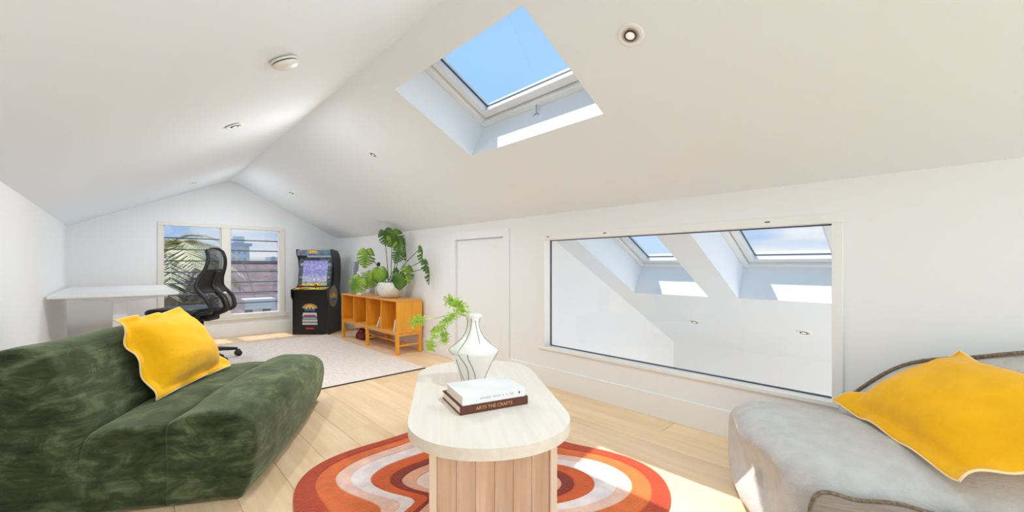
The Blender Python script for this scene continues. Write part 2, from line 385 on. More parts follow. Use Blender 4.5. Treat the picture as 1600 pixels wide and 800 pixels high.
def skylight(name, mt, w, h, ring=True):
    """roof window in local xy (x along the ridge, y down the slope), z outwards; origin on the roof's inner upper corner of the opening"""
    s = frame_empty(name, mt)
    for a, b in (((0, 0, 0), (w, .045, .11)), ((0, h - .045, 0), (w, h, .11)), ((0, .045, 0), (.045, h - .045, .11)), ((w - .045, .045, 0), (w, h - .045, .11))):
        box('frame', a, b, M['frame'], s, .004, 1)
    e = .052
    for a, b in (((e, e, .022), (w - e, e + .05, .10)), ((e, h - e - .05, .022), (w - e, h - e, .10)), ((e, e + .05, .022), (e + .05, h - e - .05, .10)), ((w - e - .05, e + .05, .022), (w - e, h - e - .05, .10))):
        box('sash', a, b, M['frame'], s, .004, 1)
    g = e + .05
    for a, b in (((g, g, .062), (g + .006, h - g, .072)), ((w - g - .006, g, .062), (w - g, h - g, .072)), ((g, g, .062), (w - g, g + .004, .072)), ((g, h - g - .003, .062), (w - g, h - g, .072))):
        box('gasket', a, b, M['gasket'], s)
    box('pane', (g - .006, g - .006, .070), (w - g + .006, h - g + .006, .076), M['glass'], s)
    if ring:
        la = box('latch', (w / 2 - .03, h - .04, -.012), (w / 2 + .03, h - .02, .001), M['frame'], s, .003, 1)
        c = Vector((w / 2, h - .03, -.012)); inv = mt.to_3x3().inverted(); dn = inv @ Vector((0, 0, -1)); sd = Vector((1, 0, 0))
        tube('pull_ring', [c, c + dn * .05], .004, M['can2'], s)
        tube('pull_ring', [c + dn * (.08 + .03 * math.cos(a)) + sd * .022 * math.sin(a) for a in [i * math.pi / 8 for i in range(16)]], .0045, M['can2'], s, closed=True)
    return s
def slope_basis(u, v, off):
    sx = Vector((0, -1, 0)); sy = Vector((.890, 0, -.456)); p = Vector(ceilR(pu(u), v)) if u < UR else Vector((u, v, 2.08 - .5124 * (u - .985)))
    return basis(p + NR * off, sx, sy, NR)
skylight('window_3', slope_basis(1.152, 2.205, .25), 1.06, .568 / .89)

# louvre window in the end wall
W1 = frame_empty('window_1', basis((WX0, VE, WZ0), (1, 0, 0), (0, 0, 1), (0, -1, 0)))
w_, h_ = WX1 - WX0, WZ1 - WZ0
for a, b in (((0, 0, -.1), (w_, .045, .016)), ((0, h_ - .045, -.1), (w_, h_, .016)), ((0, .045, -.1), (.05, h_ - .045, .016)), ((w_ - .06, .045, -.1), (w_, h_ - .045, .016)), ((.635, .045, -.1), (.735, h_ - .045, .012))):
    box('frame', a, b, M['cream'], W1, .003, 1)
box('sill', (-.03, -.025, -.1), (w_ + .03, 0, .035), M['cream'], W1, .003, 1)
for x0, x1 in ((.05, .635), (.735, w_ - .06)):
    n = 8; hh = h_ - .09; st = hh / n
    for xx in (x0, x1 - .014): box('louvre_clip', (xx, .045, -.075), (xx + .014, h_ - .045, -.045), M['frame'] if xx == x1 - .014 else M['cream'], W1)
    for k in range(n):
        z = .045 + st * k
        mt = Matrix.Translation((0, z + st / 2, -.06)) @ Matrix.Rotation(R(14), 4, 'X')
        b = box('louvre_blade', (x0 + .01, -st / 2 - .006, -.003), (x1 - .01, st / 2 + .006, .003), M['louvre'], W1, mt=mt)
        box('blade_edge', (x0 + .012, -st / 2 - .014, -.005), (x1 - .012, -st / 2 - .002, .005), M['gasket'], b, mt=mt)
# unseen glazed opening assumed behind the camera, for the rear fill lamp
W6 = frame_empty('window_6', basis((.45, VB - .12, .2), (1, 0, 0), (0, 0, 1), (0, 1, 0)))
bars(W6, 'frame', 1.7, 1.05, .05, 0, .03, M['frame']); box('pane', (.05, .05, .01), (1.65, 1.0, .016), M['glass'], W6)

W8 = frame_empty('added_window_8', basis((UR + .12, -2.4, .285), (0, -1, 0), (0, 0, 1), (-1, 0, 0)))  # unseen window added in the right wall to go with the side fill lamp
bars(W8, 'frame', 1.6, .91, .05, 0, .03, M['frame']); box('pane', (.05, .05, .01), (1.55, .86, .016), M['glass'], W8)

# ------------------------------------------------------------------ the void beyond the internal window
VX = 5.11
vroof = lambda u, v: (u, v, 2.08 - .5124 * (u - .985))
slab('ceiling_void', vroof, [UR + .121, VX + .12], [-2.3, 2.46], [(2.76, 3.735, 1.40, 2.112), (2.76, 3.735, .43, 1.155)], NR * .30, M['ceil'])
slab('wall_void_end', lambda u, z: (u, 2.34, z), [UR + .12, VX + .1], [-2.72, 1.5], [], (0, .1, 0), M['paint'])
slab('wall_void_far', lambda v, z: (VX, v, z), [-2.3, 2.34], [-2.72, .05], [], (.1, 0, 0), M['paint'])
slab('wall_void_near', lambda u, z: (u, -2.2, z), [UR + .12, VX + .1], [-2.72, 1.5], [(2.8, 5.0, -1.8, -.05)], (0, -.1, 0), M['paint'])
slab('wall_void_side', lambda v, z: (UR + .12, v, z), [-2.3, 2.44], [-2.72, -.06], [], (-.1, 0, 0), M['paint'])
struct(box('floor_void', (UR + .02, -2.3, -2.80), (VX + .1, 2.44, -2.72), mat('void_floor', srgb(214, 190, 160), .5)))
for nm, v in (('window_4', 2.112), ('window_5', 1.155)):
    skylight(nm, slope_basis(2.76, v, .29), .712 if nm == 'window_4' else .725, .975 / .89, False)
W7 = frame_empty('added_window_7', basis((2.8, -2.29, -1.8), (1, 0, 0), (0, 0, 1), (0, 1, 0)))  # unseen window added to go with the void's fill lamp
bars(W7, 'frame', 2.2, 1.75, .05, 0, .03, M['frame']); box('pane', (.05, .05, .01), (2.15, 1.70, .016), M['glass'], W7)

# ------------------------------------------------------------------ ceiling fittings
M['lens'] = mat('lamp_lens', (1, .97, .9), .4, emit=.15)
M['can'] = mat('lamp_can', (.55, .53, .50), .5)
M['vane'] = mat('dark_ring', (.05, .045, .04), .5)
def downlight(label, p, n, r=.043, group='recessed downlights', lit=LAMP):
    n = Vector(n).normalized(); x = n.cross(Vector((0, 1, 0))).normalized(); y = n.cross(x)
    o = thing('recessed_downlight', label, 'light'); o.matrix_world = basis(p, x, y, n); o['group'] = group
    lathe('trim_ring', [(r * .62, -.001), (r * .62, .004), (r * .92, .004), (r, .0005), (r, -.001)], M['frame'], o, 28)
    lathe('reflector', [(r * .62, .003), (r * .42, -.0), (r * .40, .002), (r * .60, .004)], M['can'], o, 24)
    lathe('baffle', [(r * .44, .002), (r * .44, .006), (r * .36, .006), (r * .36, .002)], M['vane'], o, 24)
    lathe('lamp_lens', [(0, .009), (r * .2, .008), (r * .37, .003), (r * .37, .0), (0, .0)], M['lens'], o, 20)
    if lit:
        l = light('downlight_beam', 'AREA', (0, 0, 0), lit, (.74, .89, 1) if p[1] < 2 else (.96, .98, 1), shape='DISK', size=.07); l.matrix_world = basis(Vector(p) + n * .012, x, -y, -n)
    return o
def onR(u, v): return Vector(ceilR(pu(u), v))
def onL(u, v): return Vector(ceilL((ridge(v)[0] - u) / (ridge(v)[0] - creaseL(v)[0]), v))
nR = -NR; nL = Vector((.443, 0, -.897))
downlight('large recessed downlight right of the skylight on the sloped ceiling', onR(1.432, .829), nR, .053, lit=9)
downlight('recessed downlight on the right slope behind the viewer', onR(1.44, -1.45), nR, .043, lit=5)
downlight('small recessed downlight left of the skylight on the right slope', onR(1.44, 3.12), nR, .04, lit=13)
downlight('recessed downlight on the right slope above the arcade cabinet', onR(1.45, 5.37), nR, .04)
downlight('recessed downlight on the left slope beyond the smoke detector', onL(.495, 3.03), nL, .05)
downlight('farthest recessed downlight on the left slope above the louvre window', onL(.53, 5.45), nL, .045)
for i, (u, v) in enumerate(((4.363, 1.775), (4.357, .817))):
    downlight(('left' if i == 0 else 'right') + ' recessed downlight of the two seen through the big glass pane', Vector(vroof(u, v)), nR, .06, lit=0)
p = onL(.492, 1.925); x = nL.cross(Vector((0, 1, 0))).normalized()
sd = thing('smoke_detector', 'round white smoke detector on the left ceiling slope', 'smoke detector'); sd.matrix_world = basis(p, x, nL.cross(x), nL)
lathe('base', [(0, -.001), (.058, -.001), (.058, .006), (0, .006)], M['cream'], sd, 32)
lathe('vent_gap', [(0, .006), (.050, .006), (.050, .011), (0, .011)], M['vane'], sd, 32)
lathe('cover', [(0, .011), (.054, .011), (.053, .018), (.042, .026), (0, .028)], M['cream'], sd, 32)

# ------------------------------------------------------------------ soft furniture
def rounded(poly, it=3):
    P = [Vector((a, b)) for a, b in poly]
    for _ in range(it):
        Q = []
        for i in range(len(P)):
            a, b = P[i], P[(i + 1) % len(P)]; k = .22
            Q += [a.lerp(b, k), a.lerp(b, 1 - k)]
        P = Q
    return P
def resample(P, n):
    P = P + [P[0]]; d = [0]
    for a, b in zip(P, P[1:]): d.append(d[-1] + (b - a).length)
    out = []; j = 0
    for i in range(n):
        t = d[-1] * i / n
        while d[j + 1] < t: j += 1
        out.append(P[j].lerp(P[j + 1], (t - d[j]) / max(1e-9, d[j + 1] - d[j])))
    return out
def softblock(name, poly, L, m, parent, r=.05, s0=0, nr=56, ns=40, lump=.008, shape=None, freq=5, seed=0, skew=None):
    """cushion block: profile poly in (w, z) run along s, ends rounded by r; shape(s, p) may reshape the profile"""
    P = resample(rounded(poly), nr); c = sum(P, Vector((0, 0))) / nr; V = []; F = []
    ss = [0, .002, .25 * r * .3, r * .3, r * .6, r] + [r + (L - 2 * r) * i / (ns - 1) for i in range(1, ns - 1)] + [L - r, L - r * .6, L - r * .3, L - .25 * r * .3, L - .002, L]
    for s in ss:
        d = min(s, L - s); ins = r - math.sqrt(max(0, r * r - (r - min(d, r)) ** 2))
        for p in P:
            q = shape(s / L, p) if shape else p
            dv = c - q; q = q + dv.normalized() * min(ins, dv.length * .9)
            v = Vector((s0 + s, q.x, q.y)); nz_ = noise.noise(v * freq + Vector((seed, 0, 0))) * lump + noise.noise(v * freq * 3 + Vector((0, seed, 0))) * lump * .35
            out = (q - c).normalized() * nz_
            V.append((v.x + (skew(s / L, v.y) if skew else 0), v.y + out.x, max(.002, v.z + out.y)))
    k = len(ss)
    for i in range(k - 1):
        for j in range(nr): F.append((i * nr + j, i * nr + (j + 1) % nr, (i + 1) * nr + (j + 1) % nr, (i + 1) * nr + j))
    # end caps: rings shrinking to the centre
    for end, sgn in ((0, -1), (k - 1, 1)):
        base = [V[end * nr + j] for j in range(nr)]; prev = [end * nr + j for j in range(nr)]; cc = Vector((base[0][0], sum(b[1] for b in base) / nr, sum(b[2] for b in base) / nr))
        for t, bul in ((.7, .006), (.4, .010), (.15, .012)):
            st = len(V)
            for b in base:
                q = cc.lerp(Vector(b), t); V.append((q.x + sgn * (bul + noise.noise(q * freq) * lump * .5), q.y, q.z))
            cur = list(range(st, st + nr))
            for j in range(nr): F.append((prev[j], prev[(j + 1) % nr], cur[(j + 1) % nr], cur[j]))
            prev = cur
        st = len(V); V.append((cc.x + sgn * .012, cc.y, cc.z))
        for j in range(nr): F.append((prev[j], prev[(j + 1) % nr], st))
    return raw(name, V, F, m, parent, True)
# green sofa: local x along its length, local y towards its back
so = thing('sofa', 'low dark green velvet sofa facing the coffee table', 'sofa', (.336, 1.951, 0))
so.matrix_world = basis((.336, 1.951, 0), (.512, .859, 0), (-.859, .512, 0), (0, 0, 1))
def seatshape(t, p):
    q = p.copy(); top = max(0, p.y - .1) / .25
    q.y += top * (.02 * math.sin(t * 3.1) - .045 * max(0, t - .8) * 5 * (t - .8) * 5 * .6); q.x -= .02 * math.sin(t * math.pi) * (p.x < .1); return q
softblock('front_seat', [(0.0, 0), (0.0, .001), (-.04, .06), (-.06, .2), (-.045, .30), (.03, .348), (.16, .356), (.262, .325), (.266, .30), (.268, .001), (.268, 0)], 1.25, M['velvet'], so, .028, 0, shape=seatshape, seed=1)
softblock('rear_seat', [(.25, 0), (.25, .001), (.25, .30), (.262, .318), (.36, .325), (.46, .320), (.55, .305), (.56, .001), (.56, 0)], 1.20, M['velvet'], so, .028, .0, shape=seatshape, seed=2)
softblock('backrest', [(.54, 0), (.54, .001), (.53, .2), (.522, .31), (.58, .47), (.635, .605), (.70, .645), (.80, .640), (.88, .58), (.90, .3), (.88, 0)], 1.03, M['velvet'], so, .028, .0, seed=3)

def cushion(name, label, P00, P10, P01, P11, bulge, m, parent=None, n=44, fl=.80, seed=0, wave=.014, pinch=.05, lift=None):
    """square cushion with a loose flat flange; P00.. are its four corners"""
    P00, P10, P01, P11 = map(Vector, (P00, P10, P01, P11)); V = []; F = []
    nn = (P10 - P00).cross(P01 - P00).normalized(); o = (P00 + P10 + P01 + P11) / 4
    cu = thing(name, label, 'cushion', tuple(o))
    def base(s, t):
        a = (s + 1) / 2; b = (t + 1) / 2
        # sides draw in between the corners
        k = pinch
        s2 = s * (1 - k * (1 - t * t)); t2 = t * (1 - k * (1 - s * s)); a = (s2 + 1) / 2; b = (t2 + 1) / 2
        p = P00 * (1 - a) * (1 - b) + P10 * a * (1 - b) + P01 * (1 - a) * b + P11 * a * b
        e = max(abs(s), abs(t)); r = max(0, (e - fl) / (1 - fl))
        wv = r * (wave * math.sin(9 * s + seed) + wave * math.sin(8 * t + seed * 2) + wave * .8 * noise.noise(Vector((s * 3, t * 3, seed))))
        if lift: wv += lift(s, t) * r
        return p + nn * wv, e
    def prof(s, t):
        a, b = abs(s) / fl, abs(t) / fl
        if a >= 1 or b >= 1: return 0
        return bulge * ((1 - a ** 2.6) * (1 - b ** 2.6)) ** .55
    for side in (1, -1):
        for i in range(n + 1):
            for j in range(n + 1):
                s = -1 + 2 * i / n; t = -1 + 2 * j / n; p, e = base(s, t)
                h = prof(s, t) * (1 if side > 0 else .75); h += .003 + .5 * (h > 0) * (noise.noise(Vector((s * 4, t * 4, seed + side))) * .012)
                V.append(p + nn * h * side - o)
    N = (n + 1) ** 2; ix = lambda l, i, j: l * N + i * (n + 1) + j
    for l in (0, 1):
        for i in range(n):
            for j in range(n):
                q = (ix(l, i, j), ix(l, i + 1, j), ix(l, i + 1, j + 1), ix(l, i, j + 1)); F.append(q if l == 0 else q[::-1])
    ring = [(i, 0) for i in range(n)] + [(n, j) for j in range(n)] + [(n - i, n) for i in range(n)] + [(0, n - j) for j in range(n)]
    for a, b in zip(ring, ring[1:] + ring[:1]): F.append((ix(0, *a), ix(0, *b), ix(1, *b), ix(1, *a)))
    raw('cover', V, F, m, cu, True)
    tube('edge_stitching', [(V[ix(0, *a)] + V[ix(1, *a)]) / 2 for a in ring], .0035, M['thread'], cu, 6, True)
    return cu
cushion('throw_cushion', 'bright yellow flanged linen cushion leaning on the green velvet sofa',
        (.11, 2.43, .345), (.45, 2.945, .335), (-.035, 2.58, .702), (.240, 3.0, .712), .115, M['yellow'], seed=1, fl=.84, lift=lambda s, t: .02 * max(0, -s) * max(0, t) + .02 * max(0, s) * max(0, -t))

# grey linen lounge on the right: local x along its length (away from the window end), local y towards the wall
ea = Vector((.90, .436, 0)); eb = Vector((.436, -.90, 0))
lo = thing('floor_sofa', 'pale grey linen floor sofa with whipstitched edges beside the right wall', 'sofa', (1.47, .27, 0)); lo.matrix_world = basis((1.47, .27, 0), eb, ea, (0, 0, 1))
def puff(t, p):
    q = p.copy(); q.y += max(0, p.y - .15) / .2 * (.02 * math.sin(t * 9 + 1) * .6 + .02 * math.sin(t * 3)); return q
softblock('seat', [(.02, 0), (-.01, .12), (-.02, .25), (.03, .315), (.15, .35), (.40, .365), (.58, .345), (.665, .29), (.69, .15), (.66, 0)], 1.30, M['linen'], lo, .07, 0, shape=puff, lump=.014, freq=5, seed=5, skew=lambda t, w: -.125 * (1 - t) * min(1, max(0, w / .32)) ** .8)
# front panel, darker weave framed by cord
def fpoint(l, z): return Vector((l, -.028 - .012 * math.sin(z / .3 * 3.1), z))
edge = spline([(.004, 0, .004), (-.004, 0, .15), (.002, 0, .255), (.035, 0, .293), (.11, 0, .286), (.20, 0, .294), (.30, 0, .282), (.42, 0, .292), (.6, 0, .282), (.95, 0, .292), (1.27, 0, .284)], 6)
V = []; F = []
for k, p in enumerate(edge):
    for j in range(9): V.append(fpoint(p.x + .0 * j, max(.003, p.z * j / 8)))
for k in range(len(edge) - 1):
    for j in range(8): F.append((k * 9 + j, (k + 1) * 9 + j, (k + 1) * 9 + j + 1, k * 9 + j + 1))
fp = raw('front_panel', V, F, M['linen_dark'], lo, True); sm = fp.modifiers.new('solid', 'SOLIDIFY'); sm.thickness = .01; sm.offset = 1; fp['label'] = 'taupe woven front panel'
tube('cord_edging', [fpoint(p.x, p.z) + Vector((0, -.004, .004)) for p in edge], .006, M['cord'], lo, 6)
# back cushion, slumped against the wall (world coordinates turned into the sofa's)
inv = lo.matrix_world.inverted()
def backtop(v): return .33 + .34 * (1 - math.exp(-max(0, .30 - v) * 4.6)) + .007 * math.sin(v * 19)
V = []; F = []; nvv, nk = 40, 20
for i in range(nvv + 1):
    v = .30 - 1.2 * i / nvv; ht = backtop(v); ed = min(1, math.sqrt(max(0, 1 - (1 - min(1, i / 7)) ** 2)) + .02)
    for k in range(nk):
        a = 2 * math.pi * k / nk; cx = 2.285; hw = .095 * ed; zc = (ht + .06) / 2; hh = (ht - .06) / 2
        ca, sa = math.cos(a), math.sin(a); sg = lambda x, e: math.copysign(abs(x) ** e, x)
        V.append(inv @ Vector((cx + hw * sg(ca, .7) + (zc + hh * sg(sa, .6) - .3) * .06, v, zc + hh * sg(sa, .6) + .006 * noise.noise(Vector((v * 6, a, 3))))))
for i in range(nvv):
    for k in range(nk): F.append((i * nk + k, i * nk + (k + 1) % nk, (i + 1) * nk + (k + 1) % nk, (i + 1) * nk + k))
F.append(tuple(range(nk))); F.append(tuple(nvv * nk + k for k in range(nk)))
raw('back_cushion', V, F, M['linen'], lo, True)
tube('cord_edging', [inv @ Vector((2.285 + (backtop(v) - .3) * .06 - .035 * min(1, (.30 - v) / .1), v, backtop(v) + .003)) for v in [.298 - 1.15 * i / 40 for i in range(41)]], .0075, M['cord'], lo, 6)
cushion('throw_cushion', 'mustard yellow flanged linen cushion lying on the grey floor sofa',
        (2.085, .29, .395), (1.600, -.05, .362), (2.235, -.05, .645), (1.80, -.40, .61), .098, M['mustard'], seed=4, wave=.009, pinch=.05, lift=lambda s, t: (-.05 * max(0, -s) ** 3 * max(0, min(1, (t + .75) * 1.6)) - .05 * max(0, t) ** 3) * (1 - .8 * abs(s * t) ** 3) + .02 * max(0, s) ** 4 * math.sin(t * 5))

# ------------------------------------------------------------------ wavy orange rug and beige rug
rg = thing('rug', 'round wavy orange and white retro rug under the coffee table', 'rug', (1.1, 1.35, 0))
RC = {'red': srgb(186, 62, 24), 'orange': srgb(226, 110, 48), 'blush': srgb(240, 200, 182), 'white': srgb(240, 230, 230), 'rust': srgb(214, 92, 30), 'brown': srgb(140, 42, 18), 'pink': srgb(232, 178, 150), 'cream': srgb(236, 220, 214)}
RM = {k: mat('rug_' + k, c, .95, var=.10, scale=16, bump=.6, bscale=120, sheen=.3, spec=.1) for k, c in RC.items()}
radii = [.805, .735, .657, .589, .495, .407, .351, .285, .0]; kn = [.16, .24, .38, .43, .44, .45, .45, .45, .45]
NOTCH = [(5, 1.6, .9), (92, .75, .28), (161, .8, 1.0), (219, 1, 1), (277, 1, 1), (365, 1.6, .9)]      # angle of each notch, its depth at the rim and inside
def contour(i, n=180):
    out = []
    for k in range(n):
        a = 5 + 360 * k / n
        for (n0, o0, i0), (n1, o1, i1) in zip(NOTCH, NOTCH[1:]):
            if n0 <= a < n1: break
        t = (a - n0) / (n1 - n0); c = (1 + math.cos(2 * math.pi * t)) / 2; d = (o0, i0) if t < .5 else (o1, i1)
        mixd = d[0] if i == 0 else (d[0] + d[1]) / 2 if i == 1 else d[1]; r = radii[i] * (1 - kn[i] * c * mixd)
        out.append((r * math.cos(R(a)), r * math.sin(R(a))))
    return out
for i, key in enumerate(('red', 'orange', 'blush', 'white', 'rust', 'brown', 'pink', 'cream')):
    o_, n_ = contour(i), 180; V = []; F = []; h = .011
    if i < 7:
        q = contour(i + 1); sh = lambda p, s: (p[0] * s, p[1] * s)
        rings = [[(x, y, .001) for x, y in o_], [(x, y, h - .003) for x, y in o_], [(x * .992, y * .992, h) for x, y in o_], [(x * 1.008, y * 1.008, h) for x, y in q], [(x, y, h - .003) for x, y in q], [(x, y, .001) for x, y in q]]
        for r_ in rings: V += r_
        for a in range(6):
            b = (a + 1) % 6
            for k in range(n_): F.append((a * n_ + k, a * n_ + (k + 1) % n_, b * n_ + (k + 1) % n_, b * n_ + k))
    else:
        for z, s in ((.001, 1), (h - .003, 1), (h, .98)): V += [(x * s, y * s, z) for x, y in o_]
        for a in (0, 1):
            for k in range(n_): F.append((a * n_ + k, a * n_ + (k + 1) % n_, (a + 1) * n_ + (k + 1) % n_, (a + 1) * n_ + k))
        F.append(tuple(range(n_))[::-1]); F.append(tuple(2 * n_ + k for k in range(n_)))
    b = raw('band', V, F, RM[key], rg, False)
br = thing('rug', 'flat pale beige woven rug under the office chair', 'rug', (.9, 4.7, 0))
box('weave', (-1.0, -1.44, .001), (1.10, 1.05, .009), M['jute'], br, .002, 1)
box('binding', (-1.0, -1.452, .001), (1.10, -1.44, .008), M['rug_edge'], br)

# ------------------------------------------------------------------ coffee table
ta = thing('coffee_table', 'pale ash oval coffee table on a staved plinth over the orange rug', 'coffee table', (1.137, 1.383, .0115)); ta.matrix_world = basis((1.137, 1.383, .0115), (.83, -.558, 0), (.558, .83, 0), (0, 0, 1))
def stadium(hw, hl, n=28, sq=2.12):
    pts = []
    for k in range(n):
        a = math.pi * k / (n - 1); pts.append((hw * math.copysign(abs(math.cos(a)) ** (2 / sq), math.cos(a)), (hl - hw * .95) + hw * .95 * abs(math.sin(a)) ** (2 / sq)))
    return pts + [(-x, -y) for x, y in pts]
prism('table_top', stadium(.292, .572), .350, .3885, M['ash'], ta, .004)
for s in (-1, 1): box('side_panel', (s * .202 - .012, -.445, 0), (s * .202 + .012, .445, .350), M['edge'], ta, .002, 1)
for s in (-1, 1):
    n = 6; wd = .38 / n
    for k in range(n):
        x0 = -.19 + wd * k
        box('stave', (x0 + .0004, s * .425 - .012, 0), (x0 + wd - .0004, s * .425 + .012, .350), M['stave'], ta, .001, 1)

# books
def book(name, label, o, ex, w, d, t, cov, pages, z):
    b = thing(name, label, 'book'); ex = Vector(ex).normalized(); ey = Vector((-ex.y, ex.x, 0)); b.matrix_world = basis((o[0], o[1], z), ex, ey, (0, 0, 1))
    box('front_cover', (0, 0, t - .003), (w, d, t), cov, b, .0008, 1); box('back_cover', (0, 0, 0), (w, d, .003), cov, b, .0008, 1)
    box('spine', (0, 0, .003), (w, .003, t - .003), cov, b); box('page_block', (.004, .003, .003), (w - .004, d - .004, t - .003), pages, b)
    return b
def lettering(name, txt, size, m, parent, mt, squash=1):
    cu = bpy.data.curves.new(name, 'FONT'); cu.body = txt; cu.size = size; cu.extrude = .0002; cu.align_x = 'LEFT'; cu.align_y = 'CENTER'
    t = bpy.data.objects.new(name + '_curve', cu); C.objects.link(t)
    me = bpy.data.meshes.new_from_object(t.evaluated_get(bpy.context.evaluated_depsgraph_get())); bpy.data.objects.remove(t)
    me.name = name; me.transform(mt); me.materials.clear(); o = link(name, me, m, parent); return o
M['pages'] = mat('book_pages', srgb(240, 226, 208), .8, var=.05, scale=4, stretch=(.2, .2, 300))
M['brown'] = mat('brown_cloth', srgb(98, 52, 36), .7, var=.06, scale=90)
M['whitecover'] = mat('white_cover', srgb(238, 238, 238), .45)
TZ = .401
b1 = book('book', 'brown clothbound book lettered ARTS THE CRAFTS under the white book on the coffee table', (.886, 1.203), (.957, -.29, 0), .283, .218, .031, M['brown'], M['pages'], TZ)
lettering('spine_lettering', 'ARTS THE CRAFTS', .0185, mat('gold_foil', srgb(214, 164, 110), .35), b1, basis((.062, -.0004, .0155), (1, 0, 0), (0, 0, 1), (0, -1, 0)))
b2 = book('book', 'white covered book lying on top of the brown book beside the vase', (.897, 1.203), (.957, -.29, 0), .262, .196, .034, M['whitecover'], M['pages'], TZ + .0312)

bm_ = basis((.235, -.0004, .019), (1, 0, 0), (0, 0, 1), (0, -1, 0))
prism('spine_mark', [(.004 * math.cos(a), .005 * math.sin(a)) for a in [math.pi * i / 6 for i in range(12)]], 0, .0003, M['ink'], b2, mt=bm_)
rb = random.Random(5); x = -.165; M['greyink'] = mat('grey_ink', srgb(186, 186, 182), .6)
while x < -.03:         # faint lettering on the spine, unreadable in the photograph
    ww = rb.uniform(.004, .008); prism('spine_stroke', [(x, -.004), (x + ww * .6, -.004), (x + ww * .5, .004), (x, .003)], 0, .0003, M['greyink'], b2, mt=bm_); x += ww + (.008 if rb.random() < .18 else .001)
# vase and sprig
va = thing('vase', 'angular white porcelain vase with dark wavy lines on the coffee table', 'vase', (1.197, 1.517, TZ))
prof = [(0, 0), (.055, 0), (.057, .006), (.062, .03), (.085, .085), (.112, .135), (.119, .150), (.112, .160), (.085, .178), (.055, .205), (.038, .235), (.030, .262), (.029, .285), (.034, .303), (.043, .315), (.0415, .317), (.033, .303), (.025, .285), (.025, .26), (.03, .24)]
lathe('body', prof, M['porcelain'], va, 48)
def rad(z):
    for (r0, z0), (r1, z1) in zip(prof[1:15], prof[2:15]):
        if z0 <= z <= z1: return r0 + (r1 - r0) * (z - z0) / max(1e-6, z1 - z0)
    return .04
for k, (a0, z0, z1) in enumerate(((-158, .0, .30), (-132, .0, .15), (-112, .19, .29), (-176, .0, .12), (-60, .02, .3), (-10, 0, .3), (40, 0, .3), (90, 0, .3), (140, 0, .3))):
    pts = []
    for i in range(30):
        z = z0 + (z1 - z0) * i / 29; a = R(a0 + 10 * math.sin(z * 26 + k)); r = rad(z) + .0004; pts.append((r * math.cos(a), r * math.sin(a), z))
    tube('glaze_line', pts, .0015, M['ink'], va, 6)
CR = Vector((.7236, -.690, 0)); CF = Vector((.690, .7236, 0))        # across / along the diagonal of the room
vc = Vector((1.197, 1.517, TZ))
sp = thing('flower_sprig', 'bright green trailing sprig standing in the white vase', 'plant', tuple(vc + Vector((0, 0, .25))))
def sloc(a, h, b=0): return CR * a + CF * b + Vector((0, 0, h - .25))
def leaflets(path, n, r, jit, seed, m):
    rnd = random.Random(seed); V = []; F = []
    for i in range(n):
        t = rnd.random(); k = min(int(t * (len(path) - 1)), len(path) - 2); p = path[k].lerp(path[k + 1], t * (len(path) - 1) - k)
        d = Vector((rnd.uniform(-1, 1), rnd.uniform(-1, 1), rnd.uniform(-1, 1))).normalized(); q = p + d * jit * rnd.random(); e = d.cross(Vector((rnd.random(), rnd.random(), 1))).normalized(); f2 = d.cross(e)
        L = r * rnd.uniform(.7, 1.3); st = len(V)
        V += [q, q + d * L * .5 + e * L * .3, q + d * L, q + d * L * .5 - e * L * .3, q + d * L * .5 + f2 * L * .12]
        F += [(st, st + 1, st + 4), (st + 1, st + 2, st + 4), (st + 2, st + 3, st + 4), (st + 3, st, st + 4), (st, st + 3, st + 2, st + 1)]
    o = raw('leaf_cluster', V, F, m, sp, False, fix=False); o['kind'] = 'stuff'; return o
stemA = spline([sloc(-.005, .20), sloc(-.02, .305), sloc(-.05, .345, -.01), (sloc(-.09, .375, -.02)), sloc(-.115, .385, -.03)], 6)
tube('stem', stemA, .003, M['sprig'], sp, 6); leaflets(stemA[10:], 330, .015, .022, 1, M['sprig'])
stemB = spline([sloc(-.02, .30), sloc(-.09, .32, -.01), sloc(-.18, .300, -.03), sloc(-.27, .292, -.04)], 6)
tube('stem', stemB, .002, M['sprig'], sp, 6); leaflets(stemB[-4:] + [sloc(-.288, .268, -.04)], 200, .014, .022, 2, M['sprig'])
stemC = spline([sloc(-.02, .30), sloc(-.075, .325, -.03), sloc(-.13, .28, -.05), sloc(-.175, .235, -.06), sloc(-.195, .17, -.06)], 6)
tube('stem', stemC, .0025, M['sprig'], sp, 6); leaflets(stemC[6:20], 330, .014, .018, 3, M['sprig']); leaflets(stemC[-3:], 170, .013, .026, 4, M['sprig'])
stemD = spline([sloc(-.10, .30, -.04), sloc(-.125, .25, -.04), sloc(-.135, .205, -.04)], 6)
tube('stem', stemD, .002, M['sprig'], sp, 6); leaflets(stemD[-4:], 170, .013, .024, 5, M['sprig'])

# ------------------------------------------------------------------ standing desk and office chair
de = thing('standing_desk', 'white sit stand desk along the left wall', 'desk', (0, 0, .0095))
prism('desk_top', [(-.41, 4.46), (.29, 4.46), (.335, 4.50), (.335, 6.20), (-.41, 6.20)], .692, .716, M['white'], de, .002)
for v in (4.78, 5.95):
    prism('cross_arm', [(-.33, .690), (.27, .690), (.27, .672), (.05, .645), (-.10, .645), (-.33, .675)], -.035, .035, M['white'], de, .003, mt=basis((0, v - .14 if v < 5 else v, 0), (1, 0, 0), (0, 0, 1), (0, -1, 0)))
    vv = v - .1 if v < 5 else v
    box('column', (-.075, vv - .03, .33), (.015, vv + .03, .69), M['white'], de, .008); box('column_sleeve', (-.07, vv - .025, .03), (.01, vv + .025, .34), M['white'], de, .008)
    box('foot', (-.38, vv - .04, .0), (.30, vv + .04, .03), M['white'], de, .008)
box('beam', (-.065, 4.72, .655), (.005, 5.92, .685), M['white'], de)

